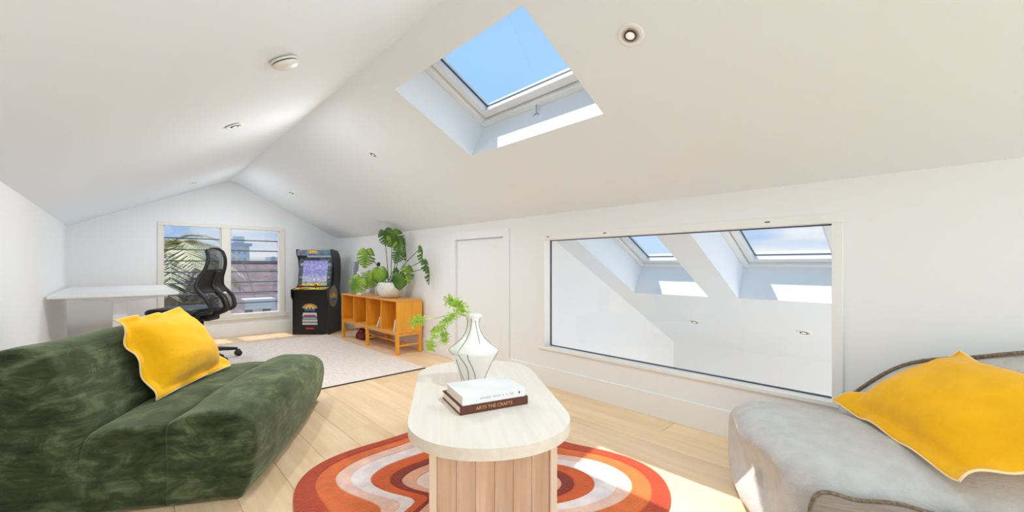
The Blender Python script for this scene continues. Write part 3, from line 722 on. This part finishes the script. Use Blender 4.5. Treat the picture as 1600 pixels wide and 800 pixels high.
ch = thing('office_chair', 'black mesh office chair turned sideways in front of the louvre window', 'chair', (.54, 4.985, .0095))
fang = math.atan2(.60, -.80); ch.rotation_euler = (0, 0, fang)      # local +x is the way the chair faces
for k in range(5):
    a = 2 * math.pi * k / 5 + R(8) - fang; d = Vector((math.cos(a), math.sin(a), 0))
    leg = tube('base_leg', [d * .03 + Vector((0, 0, .10)), d * .16 + Vector((0, 0, .098)), d * .31 + Vector((0, 0, .075))], [.026, .022, .014], M['black'], ch, 10)
    c = d * .318; pr = Vector((-d.y, d.x, 0))
    for s in (-1, 1):
        w_ = c + pr * .018 * s; x = pr; y = d; z = Vector((0, 0, 1))
        bm = bmesh.new(); bmesh.ops.create_cone(bm, cap_ends=True, segments=18, radius1=.029, radius2=.029, depth=.02, matrix=basis((w_.x, w_.y, .029), y, z, x))
        bmo('caster_wheel', bm, M['black'], leg, True)
    box('caster_hood', (-.02, -.012, .035), (.02, .012, .068), M['black'], leg, .005, mt=basis((c.x, c.y, 0), d, pr, (0, 0, 1)))
lathe('column', [(0, .06), (.045, .07), (.04, .14), (.028, .15), (.028, .30), (.022, .30), (.022, .43), (0, .43)], M['black'], ch, 20)
box('mechanism', (-.13, -.09, .40), (.12, .09, .455), M['black'], ch, .02)
def seatpoly():
    return [(.27 * math.copysign(abs(math.cos(a)) ** .7, math.cos(a)), .25 * math.copysign(abs(math.sin(a)) ** .7, math.sin(a))) for a in [2 * math.pi * i / 40 for i in range(40)]]
V = []; F = []; sp_ = seatpoly()
for z, s in ((.458, .55), (.452, .9), (.462, .985), (.478, 1.0), (.495, .98), (.505, .92), (.508, .8), (.503, .4)):
    V += [(x * s + .15, y * s, z + .022 - .035 * max(0, (x * s - .17) / .1) ** 2 * .6) for x, y in sp_]
for a in range(7):
    for k in range(40): F.append((a * 40 + k, a * 40 + (k + 1) % 40, (a + 1) * 40 + (k + 1) % 40, (a + 1) * 40 + k))
F.append(tuple(range(40))[::-1]); F.append(tuple(280 + k for k in range(40)))
raw('seat', V, F, M['black'], ch, True)
# S-shaped backrest: centre line in (x, z), half-width by height
bline = spline([(-.09, 0, .475), (-.20, 0, .515), (-.175, 0, .62), (-.085, 0, .725), (-.095, 0, .82), (-.135, 0, .92), (-.145, 0, 1.01), (-.125, 0, 1.085)], 6)
hwid = lambda z: .19 if z < .5 else (.19 + (z - .5) * .22 if z < .68 else (.23 - (z - .68) * .33 if z < .9 else .157 - (z - .9) * .16))
for s in (-1, 1): tube('back_rib', [Vector((p.x, s * hwid(p.z), p.z)) for p in bline], [.019 if p.z < .8 else .016 for p in bline], M['black'], ch, 10)
tube('top_rail', spline([(-.125, -.125, 1.08), (-.122, -.06, 1.105), (-.122, .06, 1.105), (-.125, .125, 1.08)], 6), .014, M['black'], ch, 10)
tube('lower_yoke', spline([(-.09, -.19, .475), (-.04, -.15, .432), (.02, 0, .42), (-.04, .15, .432), (-.09, .19, .475)], 6), .022, M['black'], ch, 10)
# mesh panels: upper sling, and the lumbar spine
def sling(name, z0, z1, wf, m, cells=None):
    pts = [p for p in bline if z0 <= p.z <= z1]; V = []; F = []; n = 10
    for p in pts:
        for j in range(n + 1):
            y = (-1 + 2 * j / n) * wf(p.z); V.append((p.x - .025 * (1 - (y / max(.01, hwid(p.z))) ** 2), y, p.z))
    for i in range(len(pts) - 1):
        for j in range(n): F.append((i * (n + 1) + j, i * (n + 1) + j + 1, (i + 1) * (n + 1) + j + 1, (i + 1) * (n + 1) + j))
    o = raw(name, V, F, m, ch, True); sm = o.modifiers.new('solid', 'SOLIDIFY'); sm.thickness = .004; return o
def mesh_fabric(name, dens):
    m, nt, b = new_mat(name); b.inputs['Base Color'].default_value = (.02, .019, .018, 1); b.inputs['Roughness'].default_value = .7
    b.inputs['Alpha'].default_value = dens; return m
M['weave'] = mesh_fabric('open_weave', .45); M['weave_dense'] = mesh_fabric('dense_weave', .93)
sling('upper_mesh', .90, 1.10, lambda z: hwid(z), M['weave']); sling('middle_mesh', .66, .905, lambda z: hwid(z) * .98, M['weave_dense']); sling('lower_mesh', .50, .67, lambda z: hwid(z) * .95, M['weave'])
tube('lumbar_strut', [Vector((p.x - .03, 0, p.z)) for p in bline if p.z < .9], .03, M['black'], ch, 10)

# ------------------------------------------------------------------ arcade cabinet
ac = thing('arcade_cabinet', 'black arcade game cabinet in the corner beside the louvre window', 'arcade machine', (1.66, 6.09, 0)); ac.matrix_world = basis((1.66, 6.09, 0), (.717, -.697, 0), (.697, .717, 0), (0, 0, 1))
AW = .495
side = [(0, .0), (0, .46), (-.045, .52), (-.05, .615), (-.035, .625), (.10, .64), (.145, .70), (.165, .80), (.165, .92), (.145, 1.03), (.095, 1.10), (.09, 1.165), (.11, 1.175), (.26, 1.16), (.34, 1.12), (.385, 1.04), (.39, .85), (.36, .62), (.40, .46), (.40, 0)]
for x in (0, AW - .016): prism('side_panel', side, 0, .016, M['cabinet'], ac, .002, mt=basis((x, 0, 0), (0, 1, 0), (0, 0, 1), (1, 0, 0)))
box('front_panel', (.016, .006, .0), (AW - .016, .02, .60), M['cabinet'], ac); box('back_panel', (.016, .36, 0), (AW - .016, .374, 1.0), M['cabinet'], ac)
prism('control_deck', [(-.045, .595), (-.045, .618), (.11, .642), (.11, .60)], .016, AW - .016, M['cabinet'], ac, mt=basis((0, 0, 0), (0, 1, 0), (0, 0, 1), (1, 0, 0)))
prism('deck_artwork', [(-.03, .6215), (.098, .6415), (.098, .644), (-.03, .624)], .03, AW - .03, mat('deck_print', srgb(226, 214, 60), .4, col2=srgb(190, 60, 40), scale=9, lo=.55, hi=.62), ac, mt=basis((0, 0, 0), (0, 1, 0), (0, 0, 1), (1, 0, 0)))
M['redplast'] = mat('red_plastic', srgb(190, 40, 34), .3)
for x in (.10, .31):
    j = lathe('joystick', [(0, .0), (.006, .0), (.006, .03), (.017, .036), (.019, .048), (.012, .060), (0, .063)], M['redplast'], ac, 14, (x, .02, .63))
    for k in range(6):
        lathe('button', [(.013, 0), (.013, .006), (.008, .009), (0, .009)], M['redplast'] if k < 3 else M['white'], ac, 12, (x + .05 + .03 * (k % 3), .025 + .032 * (k // 3), .633 + .005 * (k // 3)))
# screen bezel leaning back
sy, sz = Vector((0, .100, .655)), Vector((0, .158, 1.06)); up = (sz - sy).normalized(); nrm = Vector((0, -up.z, up.y)); sm_ = basis(sy, (1, 0, 0), up, nrm); hgt = (sz - sy).length
M['bezel'] = mat('bezel_print', srgb(34, 52, 66), .5, col2=srgb(90, 120, 130), scale=22, lo=.5, hi=.75)
box('bezel', (.016, 0, -.02), (AW - .016, hgt, 0), M['bezel'], ac, mt=sm_)
def screen_mat():
    m, nt, b = new_mat('game_screen'); tc = nd(nt, 'ShaderNodeTexCoord'); sp = nd(nt, 'ShaderNodeSeparateXYZ'); nt.links.new(tc.outputs['Object'], sp.inputs[0])
    rp = ramp(nt, [(.0, srgb(196, 186, 60)), (.10, srgb(120, 120, 150)), (.16, srgb(176, 176, 196)), (.5, srgb(132, 134, 196)), (.75, srgb(150, 150, 205)), (1, srgb(122, 122, 186))])
    mr = nd(nt, 'ShaderNodeMapRange'); mr.inputs['From Min'].default_value = .68; mr.inputs['From Max'].default_value = 1.03; nt.links.new(sp.outputs['Z'], mr.inputs[0]); nt.links.new(mr.outputs[0], rp.inputs[0])
    nz = nd(nt, 'ShaderNodeTexNoise'); nz.inputs['Scale'].default_value = 34; nt.links.new(tc.outputs['Object'], nz.inputs[0]); r2 = ramp(nt, [(.4, (.6, .6, .6)), (.65, (1.2, 1.2, 1.2))]); nt.links.new(nz.outputs[0], r2.inputs[0])
    mx = nd(nt, 'ShaderNodeMixRGB', blend_type='MULTIPLY'); mx.inputs[0].default_value = .8; nt.links.new(rp.outputs[0], mx.inputs[1]); nt.links.new(r2.outputs[0], mx.inputs[2])
    b.inputs['Base Color'].default_value = (.02, .02, .02, 1); b.inputs['Roughness'].default_value = .2; nt.links.new(mx.outputs[0], b.inputs['Emission Color']); b.inputs['Emission Strength'].default_value = .9
    return m
box('screen', (.075, .012, 0), (AW - .075, hgt - .045, .004), screen_mat(), ac, mt=sm_)
for x in (.052, AW - .052):
    for k in range(5): box('character_panel', (x - .018, .05 + .06 * k, 0), (x + .018, .09 + .06 * k, .003), mat('panel_print', [srgb(60, 90, 100), srgb(150, 130, 90), srgb(70, 110, 90), srgb(110, 90, 80), srgb(140, 150, 150)][k], .5, var=.4, scale=60), ac, mt=sm_)
mq = basis((0, .092, 1.085), (1, 0, 0), (0, 0, 1), (0, -1, 0))
box('marquee', (.016, 0, -.02), (AW - .016, .078, 0), mat('marquee_print', srgb(62, 92, 116), .4, col2=srgb(100, 130, 146), scale=14), ac, mt=mq)
box('hood', (.016, .10, 1.150), (AW - .016, .36, 1.16), M['cabinet'], ac)
Mo = {'gold': mat('print_gold', srgb(214, 178, 60), .5), 'blue': mat('print_blue', srgb(52, 96, 150), .5), 'tan': mat('print_tan', srgb(176, 132, 96), .5), 'dark': mat('print_black', (.01, .01, .01), .5), 'white': mat('print_white', srgb(206, 208, 210), .5), 'red': mat('print_red', srgb(190, 52, 46), .5)}
def emblem(mt, s, parent):
    """arched badge: tan arc over a gold block and a blue band"""
    arc = [(s * math.cos(a), s * .62 * math.sin(a)) for a in [math.pi * i / 14 for i in range(15)]]
    prism('emblem', arc, 0, .001, Mo['tan'], parent, mt=mt)
    prism('emblem', [(-.62 * s, -.05 * s), (-.5 * s, .22 * s), (-.1 * s, .45 * s), (.2 * s, .4 * s), (.55 * s, .22 * s), (.66 * s, -.05 * s)], .001, .002, Mo['gold'], parent, mt=mt)
    prism('emblem', [(-.75 * s, -.02 * s), (.75 * s, -.02 * s), (.60 * s, -.42 * s), (.0, -.30 * s), (-.60 * s, -.42 * s)], .0, .0015, Mo['blue'], parent, mt=mt)
    for k in range(5): prism('emblem', [((-.45 + .2 * k) * s, -.1 * s), ((-.33 + .2 * k) * s, -.1 * s), ((-.30 + .2 * k) * s, .14 * s), ((-.40 + .2 * k) * s, .16 * s)], .002, .003, Mo['dark'] if k % 2 else Mo['gold'], parent, mt=mt)
fr = lambda x, z: basis((x, .0055, z), (1, 0, 0), (0, 0, 1), (0, -1, 0))
emblem(fr(.235, .36), .105, ac)
for k, (z, hh, ww, mm) in enumerate(((.275, .05, .10, 'white'), (.262, .022, .085, 'red'), (.245, .02, .10, 'blue'), (.225, .012, .10, 'white'))):
    prism('badge_stripe', [(-ww, -hh / 2), (ww, -hh / 2), (ww * .92, hh / 2), (-ww * .92, hh / 2)], 0, .001 + .0005 * k, Mo[mm], ac, mt=fr(.235, z))
rr = random.Random(3)
for row_ in range(2):       # two rows of blocky white strokes, too small to read in the photograph
    x = -.10
    while x < .09:
        ww = rr.uniform(.012, .024); prism('stroke_block', [(x, 0), (x + ww * .8, 0), (x + ww * .8, .030), (x + ww * .25, .034), (x, .026)], 0, .001, Mo['white'], ac, mt=fr(.235, .135 + .042 * (1 - row_))); x += ww
prism('badge', [(-.055, 0), (.055, 0), (.055, .022), (-.055, .022)], 0, .001, Mo['red'], ac, mt=fr(.235, .075))
emblem(basis((.235, .0915, 1.118), (1, 0, 0), (0, 0, 1), (0, -1, 0)), .085, ac)
prism('badge', [(-.03, 0), (.03, 0), (.03, .018), (-.03, .018)], 0, .001, Mo['red'], ac, mt=basis((.075, .0915, 1.115), (1, 0, 0), (0, 0, 1), (0, -1, 0)))
sdm = basis((AW + .0005, .15, .50), (0, 1, 0), (0, 0, 1), (1, 0, 0))
prism('side_emblem', [(.13 * math.cos(a), .15 * math.sin(a) + .02) for a in [2 * math.pi * i / 28 for i in range(28)]], 0, .001, mat('side_print', srgb(120, 100, 92), .5, col2=srgb(150, 140, 110), scale=20), ac, mt=sdm)
emblem(sdm @ Matrix.Translation((0, 0, .001)), .12, ac)

# ------------------------------------------------------------------ sideboard
sb = thing('sideboard', 'amber wood open cubby sideboard on legs along the right wall', 'sideboard', (2.065, 3.92, 0))
SL, SDp, z0, z1 = 1.49, .305, .225, .58
box('top_board', (-.006, -.006, z1 - .016), (SDp, SL + .006, z1), M['amber_h'], sb, .0015, 1)
box('bottom_board', (0, .016, z0), (SDp, SL - .016, z0 + .016), M['amber_h'], sb, .001, 1)
for v in (0, SL - .016): box('side_board', (0, v, z0), (SDp, v + .016, z1 - .016), M['amber'], sb, .0015, 1)
for k in range(1, 4): box('divider', (.004, SL * k / 4 - .008, z0 + .016), (SDp - .01, SL * k / 4 + .008, z1 - .016), M['amber'], sb)
box('back_board', (SDp - .01, .016, z0 + .016), (SDp - .002, SL - .016, z1 - .016), M['amber'], sb)
for v in (.0, SL / 2 - .0175, SL - .035):
    for u in (.002, SDp - .037): box('leg', (u, v, 0), (u + .032, v + .035, z0), M['amber'], sb, .002, 1)
    box('rail', (.034, v + .006, .085), (SDp - .037, v + .028, .105), M['amber_h'], sb); 
    box('rail', (.034, v + .006, z0 - .03), (SDp - .037, v + .028, z0), M['amber_h'], sb)
box('stretcher', (.14, .03, .086), (.165, SL - .03, .104), M['amber_h'], sb, .001, 1)
for u in (.006, SDp - .031): box('apron', (u, .035, z0 - .022), (u + .018, SL - .035, z0), M['amber_h'], sb)
M['paper'] = mat('paper', srgb(236, 224, 208), .7)
def leaner(name, label, v, lean, hgt, dep, thick, m, dx=.03):
    o = thing(name, label, 'book', (2.065 + dx, 3.92 + v, z0 + .0165)); mt = Matrix.Rotation(R(lean), 4, 'X')
    box('cover', (0, 0, 0), (dep, .0015, hgt), m, o, mt=mt); box('cover', (0, thick - .0015, 0), (dep, thick, hgt), m, o, mt=mt); box('page_block', (.003, .0015, .002), (dep - .003, thick - .0015, hgt - .002), M['pages'], o, mt=mt); return o
leaner('booklet', 'thin pale booklet leaning inside the second cubby from the right of the sideboard', SL * .25 + .098, 33, .15, .20, .012, M['paper'], .002)
leaner('booklet', 'cream booklet standing in the rightmost cubby of the sideboard', .062, 14, .13, .2, .018, M['paper'], .002)
rd = thing('cloth_bundle', 'small dark red cloth bundle under the left half of the sideboard', 'bundle', (2.23, 5.02, .0005))
softblock('cloth', [(-.06, 0), (-.07, .05), (-.05, .10), (.0, .13), (.05, .09), (.07, .04), (.06, 0)], .24, mat('dark_red', srgb(112, 34, 48), .8, var=.4, scale=14), rd, .05, -.02, 28, 16, .02, freq=14, seed=8)
tube('strap', spline([(0, -.075, .02), (.06, -.078, .07), (.12, -.06, .115), (.2, -.078, .06), (.21, -.076, .01)], 6), .006, M['black'], rd, 6)
rd.rotation_euler = (0, 0, R(90))

# ------------------------------------------------------------------ plant in a bowl, picture frame, bottle, card
pc = Vector((2.20, 4.325, z1 + .0005))
pp = thing('potted_monstera', 'monstera with big split leaves in a pale round bowl on the sideboard', 'potted plant', tuple(pc))
lathe('bowl', [(0, 0), (.085, 0), (.10, .006), (.132, .04), (.147, .09), (.146, .13), (.135, .165), (.128, .178), (.120, .178), (.127, .162), (.136, .125), (.136, .09), (.12, .045), (.09, .02), (0, .02)], M['bowl'], pp, 40)
lathe('soil', [(0, .135), (.132, .132), (.132, .125), (0, .125)], M['soil'], pp, 24)
def at(a, h, b=0): return CR * a + CF * b + Vector((0, 0, h))
def leaf(a, h, b, L, W, tip, face, slits=5, dark=False, curl=.18, fold=.15):
    """heart-shaped monstera leaf: base point at (a, h, b) across, above and behind the bowl's foot, tip direction (a, h, b), face normal roughly face=(a, h, b)"""
    o = at(a, h, b); t = (CR * tip[0] + Vector((0, 0, tip[1])) + CF * (tip[2] if len(tip) > 2 else 0)).normalized()
    n = CR * face[0] + Vector((0, 0, face[1])) + CF * face[2]; n = (n - t * n.dot(t)).normalized(); s = t.cross(n)
    half = []
    for i in range(121):
        u = i / 120; x = -.16 * math.exp(-(u / .10) ** 2) * 0 + u          # along the midrib from the notch
        wd = (math.sin(math.pi * min(1, (u * .96 + .04)) ** .72) ** .8) if u < 1 else 0
        half.append((u, wd))
    V = []; F = []
    def put(x, y):
        z = -curl * (x - .2) ** 2 - fold * abs(y) + .03 * math.sin(x * 9) * abs(y); V.append(o + t * (x * L) + s * (y * W / 2) + n * (z * L)); return len(V) - 1
    for sg in (1, -1):
        prevm = prevr = None
        for i, (u, wd) in enumerate(half):
            back = .17 * (1 - u) ** 5                                   # lobes reach behind the stalk
            cut = 1
            if slits and .22 < u < .90:
                ph = ((u - .22) / .68 * slits) % 1
                if abs(ph - .5) < .19: cut = .24
            y = wd * cut * sg; sweep = .10 * (abs(y)) ** 2
            m_ = put(u, 0); k_ = put(u - back * abs(y) * 1.6 + sweep, y * .55); r_ = put(u - back * abs(y) * 2.2 + sweep * 1.6, y)
            if prevm is not None: F += [(prevm, m_, k_, prevk), (prevk, k_, r_, prevr)]
            prevm, prevk, prevr = m_, k_, r_
    lf = raw('leaf', V, F, M['leafdark'] if dark else M['leaf'], pp, True); md = lf.modifiers.new('solid', 'SOLIDIFY'); md.thickness = .0025
    return o
def stalk(p, q, sag=.0, b0=0): 
    mid = (p + q) / 2 + Vector((0, 0, sag)); tube('stalk', spline([p, mid, q], 6), .004, M['stem'], pp, 6)
base = [at(-.03 + .015 * (k % 5), .15, .02 * ((k % 3) - 1)) for k in range(12)]
specs = [ # base across, above, behind; length, width, tip direction, face, slits, dark
    (-0.284, 0.549, -0.000, 0.215, 0.215, (-0.05, -1, -0.1), (0, 0.25, -1), 5, False),
    (-0.066, 0.767, -0.020, 0.2, 0.24, (0.25, -1, 0.1), (-0.35, 0.3, -1), 5, True),
    (0.023, 0.754, -0.000, 0.22, 0.22, (0.45, -0.85, 0.1), (0.3, 0.5, -1), 6, False),
    (0.115, 0.577, -0.040, 0.2, 0.17, (-0.35, -1, 0), (-0.2, 0.3, -1), 5, True),
    (0.161, 0.680, -0.020, 0.27, 0.12, (0.15, -1, 0.1), (1, 0.1, -0.45), 4, True),
    (-0.324, 0.235, -0.050, 0.2, 0.23, (-0.45, -0.9, -0.2), (0.1, 0.55, -1), 6, False),
    (-0.201, 0.278, -0.030, 0.19, 0.2, (-0.35, -0.9, -0.1), (0.2, 0.5, -1), 6, False),
    (-0.114, 0.337, -0.050, 0.17, 0.19, (0.1, -1, -0.1), (0, 0.6, -1), 0, False),
    (0.136, 0.274, -0.140, 0.185, 0.16, (0.05, -1, 0), (0.1, 0.35, -1), 0, True),
    (0.223, 0.352, -0.120, 0.19, 0.14, (0.15, -1, 0), (0.4, 0.3, -1), 3, False),
    (0.083, 0.337, -0.080, 0.09, 0.06, (0.15, -1, 0), (0.3, 0.3, -1), 0, True),
    (0.429, 0.564, -0.310, 0.2, 0.09, (0.15, -1, -0.2), (1, 0.15, -0.5), 4, True),
    (0.468, 0.427, -0.330, 0.15, 0.11, (0.25, -1, -0.1), (0.9, 0.2, -0.7), 3, True),
    (0.515, 0.346, -0.360, 0.19, 0.08, (0.15, -1, -0.2), (1, 0.1, -0.4), 3, True),]
for k, (a, h, b, L, W, tip, face, sl, dk) in enumerate(specs):
    q = leaf(a, h, b, L, W, tip, face, sl, dk); stalk(base[k % 12], q, .03)

pf = thing('picture_frame', 'small blue grey framed picture behind the monstera leaves on the sideboard', 'picture frame', (2.15, 5.27, z1 + .0005), R(-35))
mtp = Matrix.Rotation(R(6), 4, 'Y')
for a, b in (((0, -.11, 0), (.015, .11, .02)), ((0, -.11, .40), (.015, .11, .42)), ((0, -.11, .02), (.015, -.09, .40)), ((0, .09, .02), (.015, .11, .40))): box('frame_bar', a, b, mat('slate_frame', srgb(150, 154, 166), .5), pf, mt=mtp)
box('print', (.004, -.09, .02), (.012, .09, .40), mat('frame_print', srgb(150, 160, 180), .5, col2=srgb(112, 124, 148), scale=7), pf, mt=mtp)
cdb = tag(box('card_box', (2.10, 4.90, z1 + .0005), (2.17, 5.02, z1 + .29), M['white'], None, .004), 'white card box behind the monstera on the sideboard', 'box')
bt = thing('bottle', 'pale bottle with a black cap behind the monstera stalks', 'bottle', (2.27, 4.77, z1 + .0005))
lathe('bottle_body', [(0, 0), (.036, 0), (.04, .01), (.04, .26), (.03, .31), (.014, .33), (.014, .36), (0, .36)], mat('pale_bottle', srgb(226, 226, 222), .2), bt, 24)
lathe('cap', [(0, .36), (.020, .36), (.020, .405), (0, .405)], M['black'], bt, 16)

# ------------------------------------------------------------------ outside the louvre window
g = mat('garden_ground', srgb(120, 118, 100), .9, var=.2, scale=2)
struct(box('ground', (-60, 7.2, -3.2), (80, 140, -3.0), g))
M['tile'] = mat('mauve_tile', srgb(128, 106, 110), .8, var=.22, scale=5, stretch=(1, 1, 1), rand=.08)
M['slate'] = mat('dark_roof', srgb(96, 88, 90), .8, var=.2, scale=6)
hs = thing('neighbour_house', 'neighbouring house with a mauve shingled roof beyond the louvre window', 'house', (2.0, 11.5, -3.0))
box('wall', (-3.2, .3, 0), (4.4, 6.5, 2.6), mat('render_wall', srgb(150, 130, 130), .8), hs)
rows = 9
for k in range(rows):
    y0 = -.2 + k * .36; zz = 2.05 + k * .215
    for i in range(8):
        xa = -3.4 + i * 1.0
        mt = basis((xa, y0, zz), (1, 0, 0), Vector((0, .36, .215)).normalized(), Vector((0, -.215, .36)).normalized())
        box('shingle', (.004, 0, 0), (.996, .45, .03), M['tile'], hs, mt=mt)
box('ridge_cap', (-3.4, 3.0, 3.96), (3.0, 3.25, 4.05), M['slate'], hs)
vb = tag(box('vent_box', (1.88, 10.4, -.03), (2.49, 10.8, .205), M['white'], None, .02), 'white box shaped roof unit in front of the mauve roof', 'roof unit')
box('bracket', (1.95, 10.45, -3.0), (2.05, 10.75, -.03), M['slate'], vb); box('bracket', (2.3, 10.45, -3.0), (2.4, 10.75, -.03), M['slate'], vb)
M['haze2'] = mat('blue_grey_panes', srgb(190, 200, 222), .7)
tw = thing('tower_building', 'distant pale tower rising behind the mauve roof', 'building', (15.5, 90, -3.0))
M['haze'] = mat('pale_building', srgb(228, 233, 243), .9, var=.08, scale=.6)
box('tower', (-1.6, 0, 0), (1.6, 3, 7.6), M['haze'], tw); box('tower_roof', (-2.0, -.3, 7.6), (2.0, 3.3, 8.1), M['haze2'], tw); box('spire', (-.9, .6, 8.2), (.9, 2.2, 9.4), M['haze'], tw)
for k in range(4):
    for j in range(3): box('window', (-1.2 + j * .9, -.06, 1.5 + k * 1.5), (-.7 + j * .9, 0, 2.4 + k * 1.5), M['haze2'], tw)
for k, (x, y, w_, h_, lab) in enumerate(((9.5, 88, 4.5, 6.0, 'distant pale office block left of the tower behind the mauve roof'), (23.0, 92, 4.0, 5.6, 'distant low pale block right of the tower behind the mauve roof'))):
    bb = thing('office_building', lab, 'building', (x, y, -3.0)); box('block', (-w_ / 2, 0, 0), (w_ / 2, 4, h_), M['haze'], bb)
    for i in range(3):
        for j in range(4): box('window', (-w_ / 2 + .3 + j * w_ / 4, -.05, 1.5 + i * 1.6), (-w_ / 2 + .9 + j * w_ / 4, 0, 2.5 + i * 1.6), M['haze2'], bb)
def foliage(name, label, cat, c, r, n, m, size, seed):
    rnd = random.Random(seed); o = thing(name, label, cat, (c[0], c[1], -3.0)); V = []; F = []
    for i in range(n):
        d = Vector((rnd.gauss(0, 1), rnd.gauss(0, 1), rnd.gauss(0, 1))).normalized() * rnd.uniform(.6, 1); q = Vector((d.x * r[0], d.y * r[1], d.z * r[2] + c[2] + 3.0))
        e = Vector((rnd.gauss(0, 1), rnd.gauss(0, 1), rnd.gauss(0, 1))).normalized(); f2 = e.cross(d).normalized(); L = size * rnd.uniform(.6, 1.3); st = len(V)
        V += [q, q + e * L * .5 + f2 * L * .25, q + e * L, q + e * L * .5 - f2 * L * .25]; F.append((st, st + 1, st + 2, st + 3))
    f = raw('foliage', V, F, m, o, False, fix=False); f['kind'] = 'stuff'
    tube('trunk', [(0, 0, 0), (0, 0, c[2] + 3.0 + r[2] * .4)], .12, M['slate'], o); return o
foliage('shrub', 'dark leafy shrub behind the palm in the left half of the louvre window', 'shrub', (.85, 11.0, .0), (.66, .25, .75), 1500, mat('dark_foliage', srgb(84, 80, 66), .8, var=.35, scale=6), .16, 9)
foliage('tree', 'yellow green tree top at the right end of the mauve roof ridge', 'tree', (7.2, 24, .6), (1.6, 1.2, .9), 1400, mat('pale_foliage', srgb(150, 165, 90), .8, var=.3, scale=3), .35, 5)
mr_ = tag(box('bounce_roof', (-2.5, 6.75, -.06), (4.5, 8.8, .0), mat('bounce_metal', srgb(240, 241, 242), .5), None, .01), 'unseen pale flat roof added below the louvre window to bounce sunlight', 'roof')  # added reflector below the sight line, throws sun up onto the end ceiling
for k in range(9): box('roof_seam', (-2.3 + .8 * k, 6.77, .0), (-2.28 + .8 * k, 8.78, .02), M['frame'], mr_)
box('roof_wall', (-2.4, 7.1, -3.0), (4.4, 8.7, -.06), M['haze'], mr_)
# palm: trunk and fronds, each frond a part with its leaflets
pm = thing('palm_tree', 'palm with long sunlit fronds outside the left half of the louvre window', 'tree', (.50, 9.5, -1.85))
tube('trunk', [(0, 0, -1.15), (.05, 0, 1.6), (0, 0, 3.0)], [.20, .17, .16], mat('palm_trunk', srgb(110, 92, 70), .9, var=.3, scale=12), pm, 12)
PM = [mat('frond_a', srgb(206, 200, 150), .6, var=.25, scale=4), mat('frond_b', srgb(164, 160, 104), .6, var=.25, scale=4), mat('frond_c', srgb(226, 214, 180), .6, var=.2, scale=4)]
rnd = random.Random(11)
for k in range(26):
    a = 2 * math.pi * k / 26 + rnd.uniform(-.15, .15); el = rnd.uniform(.15, 1.25); L = rnd.uniform(.95, 1.35); d = Vector((math.cos(a), math.sin(a), 0))
    pts = [Vector((0, 0, 3.0)) + d * (L * t * math.cos(el * (1 - .3 * t))) + Vector((0, 0, L * (math.sin(el) * t - .75 * t * t))) for t in [i / 14 for i in range(15)]]
    v, f = tube_data(pts, [.018 * (1 - .7 * i / 14) for i in range(15)], 5); V = [Vector(x) for x in v]; F = list(f)
    for i in range(2, 15):
        tg = (pts[min(i + 1, 14)] - pts[i - 1]).normalized(); sdv = tg.cross(Vector((0, 0, 1))).normalized()
        for s in (-1, 1):
            for q in (0, .5):
                p = pts[i] + tg * (q * L / 14); ll = .42 * (1 - (i / 14 - .45) ** 2 * 1.6); dirv = (sdv * s + tg * .8 + Vector((0, 0, -.25 + .2 * rnd.random()))).normalized(); wv = tg * .014; st = len(V)
                V += [p - wv, p + wv, p + dirv * ll * .6 + wv, p + dirv * ll, p + dirv * ll * .6 - wv]; F.append((st, st + 1, st + 2, st + 3, st + 4))
    raw('frond', V, F, PM[k % 3], pm, False, fix=False)
bpy.context.view_layer.update()
